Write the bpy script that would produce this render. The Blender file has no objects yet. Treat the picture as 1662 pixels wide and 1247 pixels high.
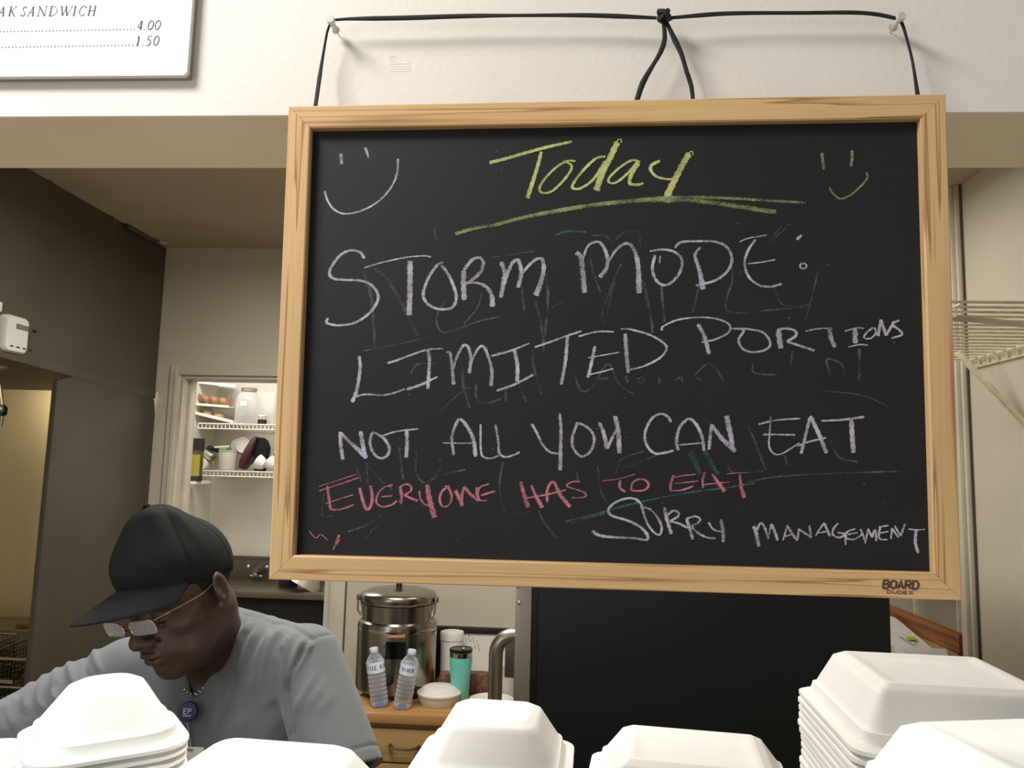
import bpy, bmesh, math, random
import numpy as np
from math import sin, cos, pi, radians, sqrt, atan2
from mathutils import Vector, Matrix, Euler

random.seed(7)
scene = bpy.context.scene
COL = scene.collection

# ------------------------------------------------------------------ camera
CAM = np.array([0.0, 0.0, 1.70])
FPX = 1250.0
YAW, PITCH, ROLL = radians(3.6), radians(6.5), radians(1.4)
_f = np.array([-sin(YAW)*cos(PITCH), cos(YAW)*cos(PITCH), sin(PITCH)])
_r0 = np.array([cos(YAW), sin(YAW), 0.0]); _u0 = np.cross(_r0, _f)
_r = _r0*cos(ROLL)+_u0*sin(ROLL); _u = _u0*cos(ROLL)-_r0*sin(ROLL)
cd = bpy.data.cameras.new('camera'); cam = bpy.data.objects.new('camera', cd); COL.objects.link(cam)
cd.sensor_width = 36.0; cd.lens = 36.0*FPX/1662.0; cd.clip_start = 0.02
M = Matrix(((_r[0], _u[0], -_f[0], CAM[0]), (_r[1], _u[1], -_f[1], CAM[1]), (_r[2], _u[2], -_f[2], CAM[2]), (0, 0, 0, 1)))
cam.matrix_world = M
scene.camera = cam

# ------------------------------------------------------------------ light
scene.view_settings.view_transform = 'Standard'
scene.view_settings.look = 'None'
scene.view_settings.gamma = 1.0
scene.view_settings.use_curve_mapping = False
scene.view_settings.exposure = 0.0
W = bpy.data.worlds.new('world'); scene.world = W; W.use_nodes = True
W.node_tree.nodes['Background'].inputs[0].default_value = (1.0, 0.97, 0.93, 1)
W.node_tree.nodes['Background'].inputs[1].default_value = 0.36
def area(name, loc, target, sx, sy, power, col):
    l = bpy.data.lights.new(name, 'AREA'); l.shape = 'RECTANGLE'; l.size = sx; l.size_y = sy
    l.energy = power; l.color = col
    o = bpy.data.objects.new(name, l); COL.objects.link(o); o.location = loc
    o.rotation_euler = (Vector(target)-Vector(loc)).to_track_quat('-Z', 'Y').to_euler()
    return o
area('customer_ceiling_lamp', (-1.15, 0.0, 3.0), (-0.65, 0.85, 1.7), 0.6, 0.4, 36, (1.0, 0.985, 0.96))
area('window_daylight', (-2.0, -1.4, 1.9), (-0.3, 0.9, 1.5), 1.3, 1.2, 10, (0.97, 0.985, 1.0))
area('kitchen_ceiling_lamp', (-0.55, 1.85, 2.62), (-0.45, 1.9, 0), 1.2, 0.5, 36, (1.0, 0.965, 0.90))
area('added_kitchen_fill', (0.55, 2.5, 2.64), (0.6, 2.6, 0), 0.8, 0.4, 7.5, (1.0, 0.965, 0.90))  # unseen fill light, added to brighten the alcove and right wall
area('pantry_ceiling_lamp', (-1.75, 4.1, 2.6), (-1.75, 4.1, 0), 0.9, 0.35, 18, (1.0, 0.98, 0.94))
area('hood_lamp', (-2.35, 2.85, 2.1), (-2.25, 3.35, 1.5), 0.5, 0.2, 50, (1.0, 0.86, 0.60))

# ------------------------------------------------------------------ pixel to place
def ray(px, py): return _f+_r*(px-831)/FPX-_u*(py-623.5)/FPX
def aY(px, py, Y): d = ray(px, py); return CAM+d*(Y-CAM[1])/d[1]
def aX(px, py, X): d = ray(px, py); return CAM+d*(X-CAM[0])/d[0]
def aZ(px, py, Z): d = ray(px, py); return CAM+d*(Z-CAM[2])/d[2]
def projN(P):
    d = np.asarray(P)-CAM; z = d@_f
    return 831+FPX*(d@_r)/z, 623.5-FPX*(d@_u)/z

# ------------------------------------------------------------------ materials
def lin(c): return tuple(((v/255)/12.92 if v/255 <= 0.04045 else ((v/255+0.055)/1.055)**2.4) for v in c)
MATS = {}
def mat(name, rgb, rough=0.6, metal=0.0, var=0.08, nscale=6.0, bump=0.0, bscale=60.0, spec=0.5, stretch=(1, 1, 1), rgb2=None, **kw):
    if name in MATS: return MATS[name]
    m = bpy.data.materials.new(name); m.use_nodes = True; nt = m.node_tree; b = nt.nodes['Principled BSDF']
    c = lin(rgb)
    b.inputs['Roughness'].default_value = rough; b.inputs['Metallic'].default_value = metal
    b.inputs['Specular IOR Level'].default_value = spec
    tc = nt.nodes.new('ShaderNodeTexCoord'); mp = nt.nodes.new('ShaderNodeMapping'); nt.links.new(tc.outputs['Object'], mp.inputs[0])
    mp.inputs['Scale'].default_value = stretch
    nz = nt.nodes.new('ShaderNodeTexNoise'); nz.inputs['Scale'].default_value = nscale; nz.inputs['Detail'].default_value = 5
    nt.links.new(mp.outputs[0], nz.inputs['Vector'])
    cr = nt.nodes.new('ShaderNodeValToRGB'); nt.links.new(nz.outputs['Fac'], cr.inputs[0])
    if rgb2 is None:
        lo = tuple(v*(1-var) for v in c); hi = tuple(min(1, v*(1+var)) for v in c)
    else: lo = c; hi = lin(rgb2)
    cr.color_ramp.elements[0].position = 0.35; cr.color_ramp.elements[1].position = 0.65
    cr.color_ramp.elements[0].color = (*lo, 1); cr.color_ramp.elements[1].color = (*hi, 1)
    nt.links.new(cr.outputs[0], b.inputs['Base Color'])
    if bump > 0:
        n2 = nt.nodes.new('ShaderNodeTexNoise'); n2.inputs['Scale'].default_value = bscale; n2.inputs['Detail'].default_value = 4
        nt.links.new(mp.outputs[0], n2.inputs['Vector'])
        bp = nt.nodes.new('ShaderNodeBump'); bp.inputs['Strength'].default_value = bump; bp.inputs['Distance'].default_value = 0.002
        nt.links.new(n2.outputs['Fac'], bp.inputs['Height']); nt.links.new(bp.outputs[0], b.inputs['Normal'])
    for k, v in kw.items(): b.inputs[k].default_value = v
    MATS[name] = m
    return m
def wood(name, c1, c2, rough=0.5, axis=0, scale=60, line=0.35):
    """long-grained wood, grain along the object's own axis"""
    m = bpy.data.materials.new(name); m.use_nodes = True; nt = m.node_tree; b = nt.nodes['Principled BSDF']
    b.inputs['Roughness'].default_value = rough; b.inputs['Specular IOR Level'].default_value = 0.35
    tc = nt.nodes.new('ShaderNodeTexCoord'); mp = nt.nodes.new('ShaderNodeMapping'); nt.links.new(tc.outputs['Object'], mp.inputs[0])
    s = [1, 1, 1]; s[axis] = 0.02; mp.inputs['Scale'].default_value = s
    nz = nt.nodes.new('ShaderNodeTexNoise'); nz.inputs['Scale'].default_value = scale*0.75; nz.inputs['Detail'].default_value = 2
    nz.inputs['Distortion'].default_value = 0.15
    nt.links.new(mp.outputs[0], nz.inputs['Vector'])
    mt = nt.nodes.new('ShaderNodeMath'); mt.operation = 'MULTIPLY'; mt.inputs[1].default_value = 5.0; nt.links.new(nz.outputs['Fac'], mt.inputs[0])
    fr = nt.nodes.new('ShaderNodeMath'); fr.operation = 'FRACT'; nt.links.new(mt.outputs[0], fr.inputs[0])
    cr = nt.nodes.new('ShaderNodeValToRGB'); nt.links.new(fr.outputs[0], cr.inputs[0])
    e = cr.color_ramp.elements; e[0].position = 0; e[0].color = (*lin(c1), 1); e[1].position = 1.0; e[1].color = (*lin(c1), 1)
    a = e.new(0.72); a.color = (*lin(tuple(x*(1-line)+y*line for x, y in zip(c1, c2))), 1)
    a = e.new(0.93); a.color = (*lin(c2), 1)
    n2 = nt.nodes.new('ShaderNodeTexNoise'); n2.inputs['Scale'].default_value = scale*9; nt.links.new(mp.outputs[0], n2.inputs['Vector'])
    mx = nt.nodes.new('ShaderNodeMix'); mx.data_type = 'RGBA'; mx.blend_type = 'MULTIPLY'; mx.inputs['Factor'].default_value = 0.25
    nt.links.new(cr.outputs[0], mx.inputs['A']); nt.links.new(n2.outputs['Fac'], mx.inputs['B'])
    nt.links.new(mx.outputs['Result'], b.inputs['Base Color'])
    bp = nt.nodes.new('ShaderNodeBump'); bp.inputs['Strength'].default_value = 0.15; bp.inputs['Distance'].default_value = 0.001
    nt.links.new(n2.outputs['Fac'], bp.inputs['Height']); nt.links.new(bp.outputs[0], b.inputs['Normal'])
    MATS[name] = m
    return m
def glassy(name, rgb, rough=0.03, alpha=0.25, ior=1.45):
    """thin clear plastic or glass: mostly see-through with a sharp gloss"""
    m = bpy.data.materials.new(name); m.use_nodes = True; nt = m.node_tree
    for n in list(nt.nodes): nt.nodes.remove(n)
    out = nt.nodes.new('ShaderNodeOutputMaterial'); t = nt.nodes.new('ShaderNodeBsdfTransparent'); g = nt.nodes.new('ShaderNodeBsdfPrincipled')
    g.inputs['Base Color'].default_value = (*lin(rgb), 1); g.inputs['Roughness'].default_value = rough
    lw = nt.nodes.new('ShaderNodeLayerWeight'); lw.inputs['Blend'].default_value = 0.35
    ad = nt.nodes.new('ShaderNodeMath'); ad.operation = 'ADD'; ad.use_clamp = True; ad.inputs[1].default_value = alpha
    mu = nt.nodes.new('ShaderNodeMath'); mu.operation = 'MULTIPLY'; mu.inputs[1].default_value = 0.6
    nt.links.new(lw.outputs['Facing'], mu.inputs[0]); nt.links.new(mu.outputs[0], ad.inputs[0])
    mx = nt.nodes.new('ShaderNodeMixShader'); nt.links.new(ad.outputs[0], mx.inputs[0])
    nt.links.new(t.outputs[0], mx.inputs[1]); nt.links.new(g.outputs[0], mx.inputs[2]); nt.links.new(mx.outputs[0], out.inputs[0])
    MATS[name] = m
    return m
def chalk(name, rgb, cover=0.5, rough=0.95):
    """dry chalk: grainy cover that lets the board show through, thinner at the stroke's edges"""
    m = bpy.data.materials.new(name); m.use_nodes = True; nt = m.node_tree
    for n in list(nt.nodes): nt.nodes.remove(n)
    out = nt.nodes.new('ShaderNodeOutputMaterial'); t = nt.nodes.new('ShaderNodeBsdfTransparent'); g = nt.nodes.new('ShaderNodeBsdfDiffuse')
    g.inputs['Color'].default_value = (*lin(rgb), 1)
    tc = nt.nodes.new('ShaderNodeTexCoord')
    nz = nt.nodes.new('ShaderNodeTexNoise'); nz.inputs['Scale'].default_value = 1100; nz.inputs['Detail'].default_value = 2
    n2 = nt.nodes.new('ShaderNodeTexNoise'); n2.inputs['Scale'].default_value = 70; n2.inputs['Detail'].default_value = 2
    nt.links.new(tc.outputs['Object'], nz.inputs['Vector']); nt.links.new(tc.outputs['Object'], n2.inputs['Vector'])
    sp = nt.nodes.new('ShaderNodeSeparateXYZ'); nt.links.new(tc.outputs['UV'], sp.inputs[0])
    # edge = 1-|2v-1|^2
    a = nt.nodes.new('ShaderNodeMath'); a.operation = 'MULTIPLY_ADD'; a.inputs[1].default_value = 2; a.inputs[2].default_value = -1; nt.links.new(sp.outputs['Y'], a.inputs[0])
    p = nt.nodes.new('ShaderNodeMath'); p.operation = 'POWER'; p.inputs[1].default_value = 4; nt.links.new(a.outputs[0], p.inputs[0])
    s = nt.nodes.new('ShaderNodeMath'); s.operation = 'MULTIPLY_ADD'; s.inputs[1].default_value = -0.55; nt.links.new(p.outputs[0], s.inputs[0]); s.inputs[2].default_value = cover
    q = nt.nodes.new('ShaderNodeMath'); q.operation = 'MULTIPLY_ADD'; q.inputs[1].default_value = 2.2; q.inputs[2].default_value = -1.1; nt.links.new(nz.outputs['Fac'], q.inputs[0])
    w = nt.nodes.new('ShaderNodeMath'); w.operation = 'MULTIPLY_ADD'; w.inputs[1].default_value = 1.4; w.inputs[2].default_value = -0.7; nt.links.new(n2.outputs['Fac'], w.inputs[0])
    s2 = nt.nodes.new('ShaderNodeMath'); s2.operation = 'ADD'; nt.links.new(s.outputs[0], s2.inputs[0]); nt.links.new(q.outputs[0], s2.inputs[1])
    s3 = nt.nodes.new('ShaderNodeMath'); s3.operation = 'ADD'; s3.use_clamp = True; nt.links.new(s2.outputs[0], s3.inputs[0]); nt.links.new(w.outputs[0], s3.inputs[1])
    mx = nt.nodes.new('ShaderNodeMixShader'); nt.links.new(s3.outputs[0], mx.inputs[0])
    nt.links.new(t.outputs[0], mx.inputs[1]); nt.links.new(g.outputs[0], mx.inputs[2]); nt.links.new(mx.outputs[0], out.inputs[0])
    MATS[name] = m
    return m

# ------------------------------------------------------------------ mesh building
class MB:
    def __init__(s): s.v = []; s.f = []
    def add(s, vs, fs):
        n = len(s.v); s.v += [tuple(map(float, p)) for p in vs]; s.f += [tuple(i+n for i in f) for f in fs]; return s
    def box(s, lo, hi):
        (a, b, c), (d, e, f) = lo, hi
        return s.add([(a, b, c), (d, b, c), (d, e, c), (a, e, c), (a, b, f), (d, b, f), (d, e, f), (a, e, f)],
                     [(0, 3, 2, 1), (4, 5, 6, 7), (0, 1, 5, 4), (1, 2, 6, 5), (2, 3, 7, 6), (3, 0, 4, 7)])
    def prism(s, poly, axis, lo, hi):
        """poly of 2D points extruded along axis (0,1,2) between lo and hi"""
        n = len(poly)
        def P(p, h):
            if axis == 0: return (h, p[0], p[1])
            if axis == 1: return (p[0], h, p[1])
            return (p[0], p[1], h)
        vs = [P(p, lo) for p in poly]+[P(p, hi) for p in poly]
        fs = [tuple(range(n-1, -1, -1)), tuple(range(n, 2*n))]+[(i, (i+1) % n, n+(i+1) % n, n+i) for i in range(n)]
        return s.add(vs, fs)
    def hexa(s, c8):  # 4 back corners then 4 front corners
        return s.add(c8, [(0, 3, 2, 1), (4, 5, 6, 7), (0, 1, 5, 4), (1, 2, 6, 5), (2, 3, 7, 6), (3, 0, 4, 7)])
    def tube(s, pts, r, n=8, closed=False, cap=True, flat=None):
        pts = [Vector(p) for p in pts]; m = len(pts); rs = r if hasattr(r, '__len__') else [r]*m
        vs = []; up = None
        for i, p in enumerate(pts):
            if closed: t = pts[(i+1) % m]-pts[i-1]
            else: t = pts[min(i+1, m-1)]-pts[max(i-1, 0)]
            t.normalize()
            if up is None:
                up = Vector((0, 0, 1)) if abs(t.z) < 0.9 else Vector((1, 0, 0))
            a = t.cross(up).normalized(); up = a.cross(t).normalized()
            for k in range(n):
                q = 2*pi*k/n
                vs.append(p+a*cos(q)*rs[i]+up*sin(q)*rs[i]*(flat if flat else 1))
        fs = []
        for i in range(m if closed else m-1):
            j = (i+1) % m
            for k in range(n):
                fs.append((i*n+k, i*n+(k+1) % n, j*n+(k+1) % n, j*n+k))
        if cap and not closed:
            fs.append(tuple(range(n-1, -1, -1))); fs.append(tuple((m-1)*n+k for k in range(n)))
        return s.add(vs, fs)
    def lathe(s, c, prof, n=32, axis=(0, 0, 1), cap=True):
        """prof: (radius, height) list from bottom to top around axis through c"""
        ax = Vector(axis).normalized(); a = ax.orthogonal().normalized(); b = ax.cross(a); c = Vector(c)
        vs = [c+ax*h+(a*cos(2*pi*k/n)+b*sin(2*pi*k/n))*max(r, 1e-5) for r, h in prof for k in range(n)]
        m = len(prof)
        fs = [(i*n+k, i*n+(k+1) % n, (i+1)*n+(k+1) % n, (i+1)*n+k) for i in range(m-1) for k in range(n)]
        if cap: fs += [tuple(range(n-1, -1, -1)), tuple((m-1)*n+k for k in range(n))]
        return s.add(vs, fs)
    def rings(s, rings, cap=True, capb=True):
        n = len(rings[0]); m = len(rings)
        fs = [(i*n+k, i*n+(k+1) % n, (i+1)*n+(k+1) % n, (i+1)*n+k) for i in range(m-1) for k in range(n)]
        if capb: fs.append(tuple(range(n-1, -1, -1)))
        if cap: fs.append(tuple((m-1)*n+k for k in range(n)))
        return s.add([p for r in rings for p in r], fs)
    def sphere(s, c, r, n=14, m=9, sc=(1, 1, 1)):
        prof = [(r*sin(pi*i/m), -r*cos(pi*i/m)) for i in range(m+1)]
        k0 = len(s.v); s.lathe((0, 0, 0), prof, n, cap=False)
        for i in range(k0, len(s.v)):
            p = s.v[i]; s.v[i] = (c[0]+p[0]*sc[0], c[1]+p[1]*sc[1], c[2]+p[2]*sc[2])
        return s
    def xf(s, M4):
        s.v = [tuple(M4 @ Vector(p)) for p in s.v]; return s
    def build(s, name, m, parent=None, org=None, smooth=False, bevel=0.0, auto=None, kind=None, label=None, seg=2):
        if parent is not None: o0 = parent.matrix_world.translation if False else Vector(parent.get('_org', (0, 0, 0)))
        else: o0 = Vector(org) if org is not None else Vector((0, 0, 0))
        me = bpy.data.meshes.new(name)
        me.from_pydata([tuple(Vector(p)-o0) for p in s.v], [], s.f)
        me.materials.append(m)
        if bevel > 0 or smooth:
            bm = bmesh.new(); bm.from_mesh(me)
            bmesh.ops.remove_doubles(bm, verts=bm.verts, dist=1e-6)
            bmesh.ops.recalc_face_normals(bm, faces=bm.faces)
            if bevel > 0:
                es = [e for e in bm.edges if len(e.link_faces) == 2 and e.calc_face_angle(0) > radians(30)]
                bmesh.ops.bevel(bm, geom=es, offset=bevel, segments=seg, affect='EDGES', profile=0.6, clamp_overlap=True)
            bm.to_mesh(me); bm.free()
        if smooth or bevel > 0:
            me.shade_smooth() if hasattr(me, 'shade_smooth') else None
            try: me.set_sharp_from_angle(angle=radians(auto if auto else 40))
            except Exception: pass
        o = bpy.data.objects.new(name, me); COL.objects.link(o)
        if parent is not None:
            o.parent = parent; o['_org'] = tuple(o0)
        else:
            o.location = o0; o['_org'] = tuple(o0)
        if kind: o['kind'] = kind
        if label: o['label'] = label
        return o
def tag(o, label=None, cat=None, group=None, kind=None):
    if label: o['label'] = label
    if cat: o['category'] = cat
    if group: o['group'] = group
    if kind: o['kind'] = kind
    return o
def thing(name, loc, label, cat, group=None):
    o = bpy.data.objects.new(name, None); COL.objects.link(o); o.location = tuple(loc); o['_org'] = tuple(map(float, loc))
    o.empty_display_size = 0.05
    return tag(o, label, cat, group)
def struct(name, mb, m, **kw):
    return tag(mb.build(name, m, **kw), kind='structure')
def rrect(hx, hy, r, z, n=5, cx=0, cy=0):
    out = []
    for (sx, sy, a0) in ((1, 1, 0), (-1, 1, 90), (-1, -1, 180), (1, -1, 270)):
        for i in range(n+1):
            a = radians(a0+90*i/n); out.append((cx+sx*(hx-r)+r*cos(a), cy+sy*(hy-r)+r*sin(a), z))
    return out
def cr_spline(pts, step=2.0):
    """Catmull-Rom through 2D or 3D points"""
    P = [np.array(p, float) for p in pts]
    if len(P) == 2:
        n = max(2, int(np.linalg.norm(P[1]-P[0])/step)); return [P[0]+(P[1]-P[0])*i/n for i in range(n+1)]
    Q = [2*P[0]-P[1]]+P+[2*P[-1]-P[-2]]; out = []
    for i in range(1, len(Q)-2):
        p0, p1, p2, p3 = Q[i-1:i+3]; n = max(1, int(np.linalg.norm(p2-p1)/step))
        for k in range(n):
            t = k/n
            out.append(0.5*((2*p1)+(-p0+p2)*t+(2*p0-5*p1+4*p2-p3)*t*t+(-p0+3*p1-3*p2+p3)*t**3))
    out.append(P[-1]); return out
# ================================================================== setting
m_wallw = mat('painted_wall_white', (224, 218, 208), 0.7, var=0.03, nscale=3, bump=0.16, bscale=140)
m_wallb = mat('painted_wall_cream', (205, 196, 176), 0.7, var=0.05, nscale=2.5, bump=0.2, bscale=90)
m_soff = mat('painted_soffit_tan', (236, 220, 190), 0.7, var=0.05, nscale=3, bump=0.2, bscale=90)
m_ceil = mat('painted_ceiling', (180, 166, 142), 0.85, var=0.06, nscale=3, bump=0.15)
m_trim = mat('painted_trim', (208, 200, 180), 0.45, var=0.05, nscale=9)
m_floor = mat('floor_vinyl', (176, 164, 146), 0.6, var=0.15, nscale=8)
m_steel = mat('brushed_steel', (150, 143, 133), 0.34, 1.0, var=0.12, nscale=5, bump=0.06, bscale=200, stretch=(1, 1, 0.03))
m_steeld = mat('dull_dark_steel', (104, 98, 90), 0.55, 0.7, var=0.10, nscale=3, bump=0.05, bscale=120)
m_hood = mat('hood_side_enamel', (92, 85, 74), 0.6, 0.25, var=0.10, nscale=3, bump=0.08, bscale=80)
m_chrome = mat('chrome', (205, 203, 198), 0.12, 1.0, var=0.03)
m_black = mat('black_plastic', (14, 14, 14), 0.45, var=0.2)
m_white = mat('white_plastic', (228, 226, 220), 0.4, var=0.03)
m_foam = mat('white_foam', (243, 242, 238), 0.55, var=0.015, nscale=30, bump=0.05, bscale=400)

HY0, HY1 = 0.75, 0.888         # header wall front and back
HZ = aY(700, 186, HY0)[2]     # its lower edge
KC = 2.70                     # kitchen ceiling height
BY = 3.40                     # kitchen back wall
XL, XR = -3.1, 1.34           # left wall, right wall of the kitchen
EY = 2.60                     # end of the right wall, alcove beyond

# header wall over the pass opening
struct('wall_front', MB().box((-3.3, HY0, HZ), (2.4, HY1, 3.3)), m_wallw)
mb = MB().box((-3.3, HY0+0.0015, HZ-0.0008), (2.4, HY1, HZ)); struct('trim_1', mb, m_soff)
struct('wall_front_left', MB().box((-3.3, HY0, 0), (-1.5, HY1, HZ-0.004)), m_wallw)
struct('wall_front_right', MB().box((XR, HY0, 0), (2.4, HY1, HZ-0.004)), m_wallw)
# back wall with the pantry doorway
dl = aY(288, 700, BY)[0]; dr = aY(536, 1000, BY)[0]; dz = aY(300, 610, BY)[2]
mb = MB().box((XL, BY, 0), (dl, BY+0.12, KC)).box((dl, BY, dz), (dr, BY+0.12, KC)).box((dr, BY, 0), (2.3, BY+0.12, KC))
struct('wall_back', mb, m_wallb)
struct('wall_left', MB().box((XL-0.1, HY1, 0), (XL, BY, KC)), m_wallb)
struct('wall_right', MB().box((XR, HY1, 0), (XR+0.12, EY, KC)), m_wallb)
struct('wall_alcove', MB().box((2.2, EY, 0), (2.3, BY, KC)).box((XR+0.12, EY-0.1, 0), (2.3, EY, KC)), m_wallw)
struct('ceiling', MB().box((XL-0.1, HY1, KC), (2.4, 5.1, KC+0.1)), m_ceil)
struct('floor', MB().box((-3.6, -2.0, -0.1), (2.8, 5.1, 0.0)), m_floor)
# door casing of the pantry
cw = 0.045
mb = MB().box((dl-cw, BY-0.018, 0), (dl, BY, dz+cw)).box((dl-cw*0.45, BY-0.026, 0), (dl-0.002, BY-0.018, dz+0.02))
d1 = tag(mb.build('door_1', m_trim, org=(dl, BY, 0), bevel=0.002), kind='structure')
MB().box((dl, BY-0.018, dz), (dr, BY, dz+cw)).box((dl, BY-0.026, dz+0.002), (dr, BY-0.018, dz+0.02)).build('door_casing', m_trim, d1, bevel=0.002)
MB().box((dr, BY-0.018, 0), (dr+0.063, BY, dz+cw)).build('door_casing', m_trim, d1, bevel=0.003)
MB().box((dl, BY-0.01, 0), (dl+0.014, BY+0.13, dz)).box((dl+0.014, BY-0.01, dz-0.014), (dr, BY+0.13, dz)).box((dl+0.014, BY+0.05, 0), (dl+0.026, BY+0.085, dz-0.014)).build('door_jamb', m_trim, d1, bevel=0.002)
# dark seam where the wall panel meets the casing
sx = dr+0.0635
struct('trim_2', MB().box((sx, BY-0.004, 0), (sx+0.005, BY-0.0005, KC)), mat('dark_caulk', (84, 76, 62), 0.8))
# pantry shell
PL, PR, PB = aY(346, 750, 4.9)[0], -1.05, 4.9
m_pan = mat('pantry_wall', (214, 210, 200), 0.6, var=0.05, nscale=3)
struct('wall_pantry', MB().box((PL-0.1, BY+0.12, 0), (PL, PB, KC)).box((PL-0.1, PB, 0), (PR+0.1, PB+0.1, KC)).box((PR, BY+0.12, 0), (PR+0.1, PB, KC)), m_pan)
# casing at the end of the right wall
e0 = aX(1560, 400, XR)
mb = MB().box((XR-0.020, EY-0.004, 0), (XR+0.0, EY+0.04, KC)).box((XR-0.034, EY+0.008, 0), (XR-0.020, EY+0.04, KC))
struct('trim_3', mb, m_trim, bevel=0.003)
struct('trim_4', MB().box((XR-0.008, EY-0.009, 0), (XR-0.001, EY-0.0045, KC)), MATS['dark_caulk'])

# ================================================================== range hood with its side curtain
hx = aY(262, 520, BY)[0]
hb = []
p_near = aX(0, 566, hx); p_far = aX(262, 640, hx)
hz = 0.5*(p_near[2]+p_far[2])
hood = thing('range_hood', (hx-0.6, 2.7, hz), 'dark brown metal range hood boxed up to the ceiling at left', 'range hood')
hy0 = 1.75
sl = (p_far[2]-p_near[2])/(p_far[1]-p_near[1]); zn_ = p_far[2]-sl*(p_far[1]-hy0); zf_ = p_far[2]+sl*(BY-0.003-p_far[1]); hz = zf_
MB().prism([(hy0, zn_), (BY-0.003, zf_), (BY-0.003, KC-0.002), (hy0, KC-0.002)], 0, hx-1.35, hx).build('hood_box', m_hood, hood, bevel=0.004)
MB().prism([(hy0+0.01, zn_-0.03), (BY-0.02, zf_-0.03), (BY-0.02, zf_+0.006), (hy0+0.01, zn_+0.006)], 0, hx-0.004, hx+0.012).build('lower_rail', m_hood, hood, bevel=0.004, label='narrow rail along the lower edge of the hood')
# tiny marks and clips on the hood side
for (px, py, L) in ((80, 290, 0.05), (183, 352, 0.035), (195, 378, 0.03)):
    p = aX(px, py, hx+0.004); MB().tube([(hx+0.003, p[1]-L/2, p[2]+0.012), (hx+0.003, p[1]+L/2, p[2]-0.012)], 0.004, 6).build('scrape_mark', m_steeld, hood)
p = aX(268, 388, hx+0.03)
va = thing('pipe_fitting', (hx+0.02, BY-0.1, p[2]), 'small round pipe fitting in the ceiling corner beside the hood', 'pipe fitting')
MB().lathe((hx+0.03, BY-0.10, p[2]), [(0.02, 0), (0.028, 0.004), (0.028, 0.02), (0.016, 0.024), (0.016, 0.098)], 20, axis=(0, 1, 0)).build('flange', m_trim, va, smooth=True)
MB().lathe((hx+0.03, BY-0.102, p[2]), [(0.004, 0), (0.004, 0.006)], 10, axis=(0, 1, 0)).build('screw', m_black, va)
MB().tube([(hx+0.03, BY-0.07, p[2]), (hx+0.012, BY-0.16, p[2]-0.03), (hx+0.012, BY-0.36, p[2]-0.03)], 0.008, 8).build('conduit', m_steeld, va, smooth=True)
MB().lathe((hx+0.036, BY-0.06, p[2]+0.02), [(0.006, 0), (0.006, 0.07)], 8).build('hanger_rod', m_trim, va)
# side curtain panel, chamfered top corners
a = [aX(90, 617, hx), aX(75, 600, hx), aX(262, 652, hx), aX(275, 661, hx)]
cy0 = aX(90, 617, hx)[1]; zlow = 0.02
zl_ = lambda y: p_far[2]+sl*(y-p_far[1])-0.016
poly = [(cy0-0.01, zlow), (cy0-0.0, a[0][2]), (cy0+0.12, zl_(cy0+0.12)), (BY-0.10, zl_(BY-0.10)), (BY-0.025, a[3][2]+0.02), (BY-0.01, a[3][2]-0.05), (BY-0.01, zlow)]
cur = MB().prism(poly, 0, hx-0.012, hx+0.010).build('hood_side_panel', m_steeld, org=(hx, 3.0, zlow), bevel=0.004)
tag(cur, 'tall grey steel side panel with chamfered corners under the hood', 'panel')
# steel wall sheet behind the fryers
sh = thing('steel_wall_sheet', (hx-0.7, BY, 0.9), 'brushed steel wall sheet lit golden under the hood', 'wall panel')
zs = aY(40, 625, BY)[2]
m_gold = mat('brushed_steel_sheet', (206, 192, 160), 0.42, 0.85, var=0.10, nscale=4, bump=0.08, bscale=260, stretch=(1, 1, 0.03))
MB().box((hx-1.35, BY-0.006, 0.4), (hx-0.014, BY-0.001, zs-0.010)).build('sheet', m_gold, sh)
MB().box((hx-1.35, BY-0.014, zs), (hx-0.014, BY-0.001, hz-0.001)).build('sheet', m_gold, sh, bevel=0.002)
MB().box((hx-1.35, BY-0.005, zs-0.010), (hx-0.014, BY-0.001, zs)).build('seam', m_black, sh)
# nozzle
p = aY(3, 675, 3.0)
nz = thing('spray_nozzle', p, 'small black nozzle hanging in front of the steel sheet', 'nozzle')
MB().lathe((p[0], p[1], p[2]), [(0.008, -0.045), (0.010, -0.012), (0.009, 0)], 14).build('tip', m_chrome, nz, smooth=True)
MB().lathe((p[0], p[1], p[2]), [(0.012, 0), (0.019, 0.008), (0.02, 0.028), (0.012, 0.042), (0.004, 0.046)], 16).build('cap', m_black, nz, smooth=True)
MB().tube([(p[0], p[1], p[2]+0.04), (p[0]-0.02, p[1], p[2]+0.12), (p[0]-0.03, p[1], hz+0.01)], 0.006, 8).build('pipe', m_steeld, nz, smooth=True)
# white controller on the hood side
p = aX(18, 543, hx+0.006)
w_ = thing('wall_timer', (hx+0.004, p[1], p[2]-0.06), 'small white box with a tiny display fixed to the hood side', 'timer')
hw = abs(aX(38, 545, hx)[1]-aX(0, 545, hx)[1])/2
MB().rings([[(hx+0.001+q, p[1]+y, p[2]+z) for (y, z, _) in rrect(hw*s_, 0.062*s_, 0.018, 0)] for q, s_ in ((0, 1), (0.02, 1), (0.028, 0.92))]).build('case', m_white, w_, smooth=True)
MB().box((hx+0.0285, p[1]-0.01, p[2]+0.018), (hx+0.0296, p[1]+0.05, p[2]+0.036)).build('display', mat('grey_display', (120, 120, 112), 0.3), w_)
MB().box((hx+0.0285, p[1]+0.07, p[2]+0.02), (hx+0.030, p[1]+0.09, p[2]+0.03)).build('button', m_black, w_)
for q in range(4):
    MB().box((hx+0.0285, p[1]-0.03+q*0.03, p[2]-0.045), (hx+0.0295, p[1]-0.015+q*0.03, p[2]-0.040)).build('print_mark', m_black, w_)
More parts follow.
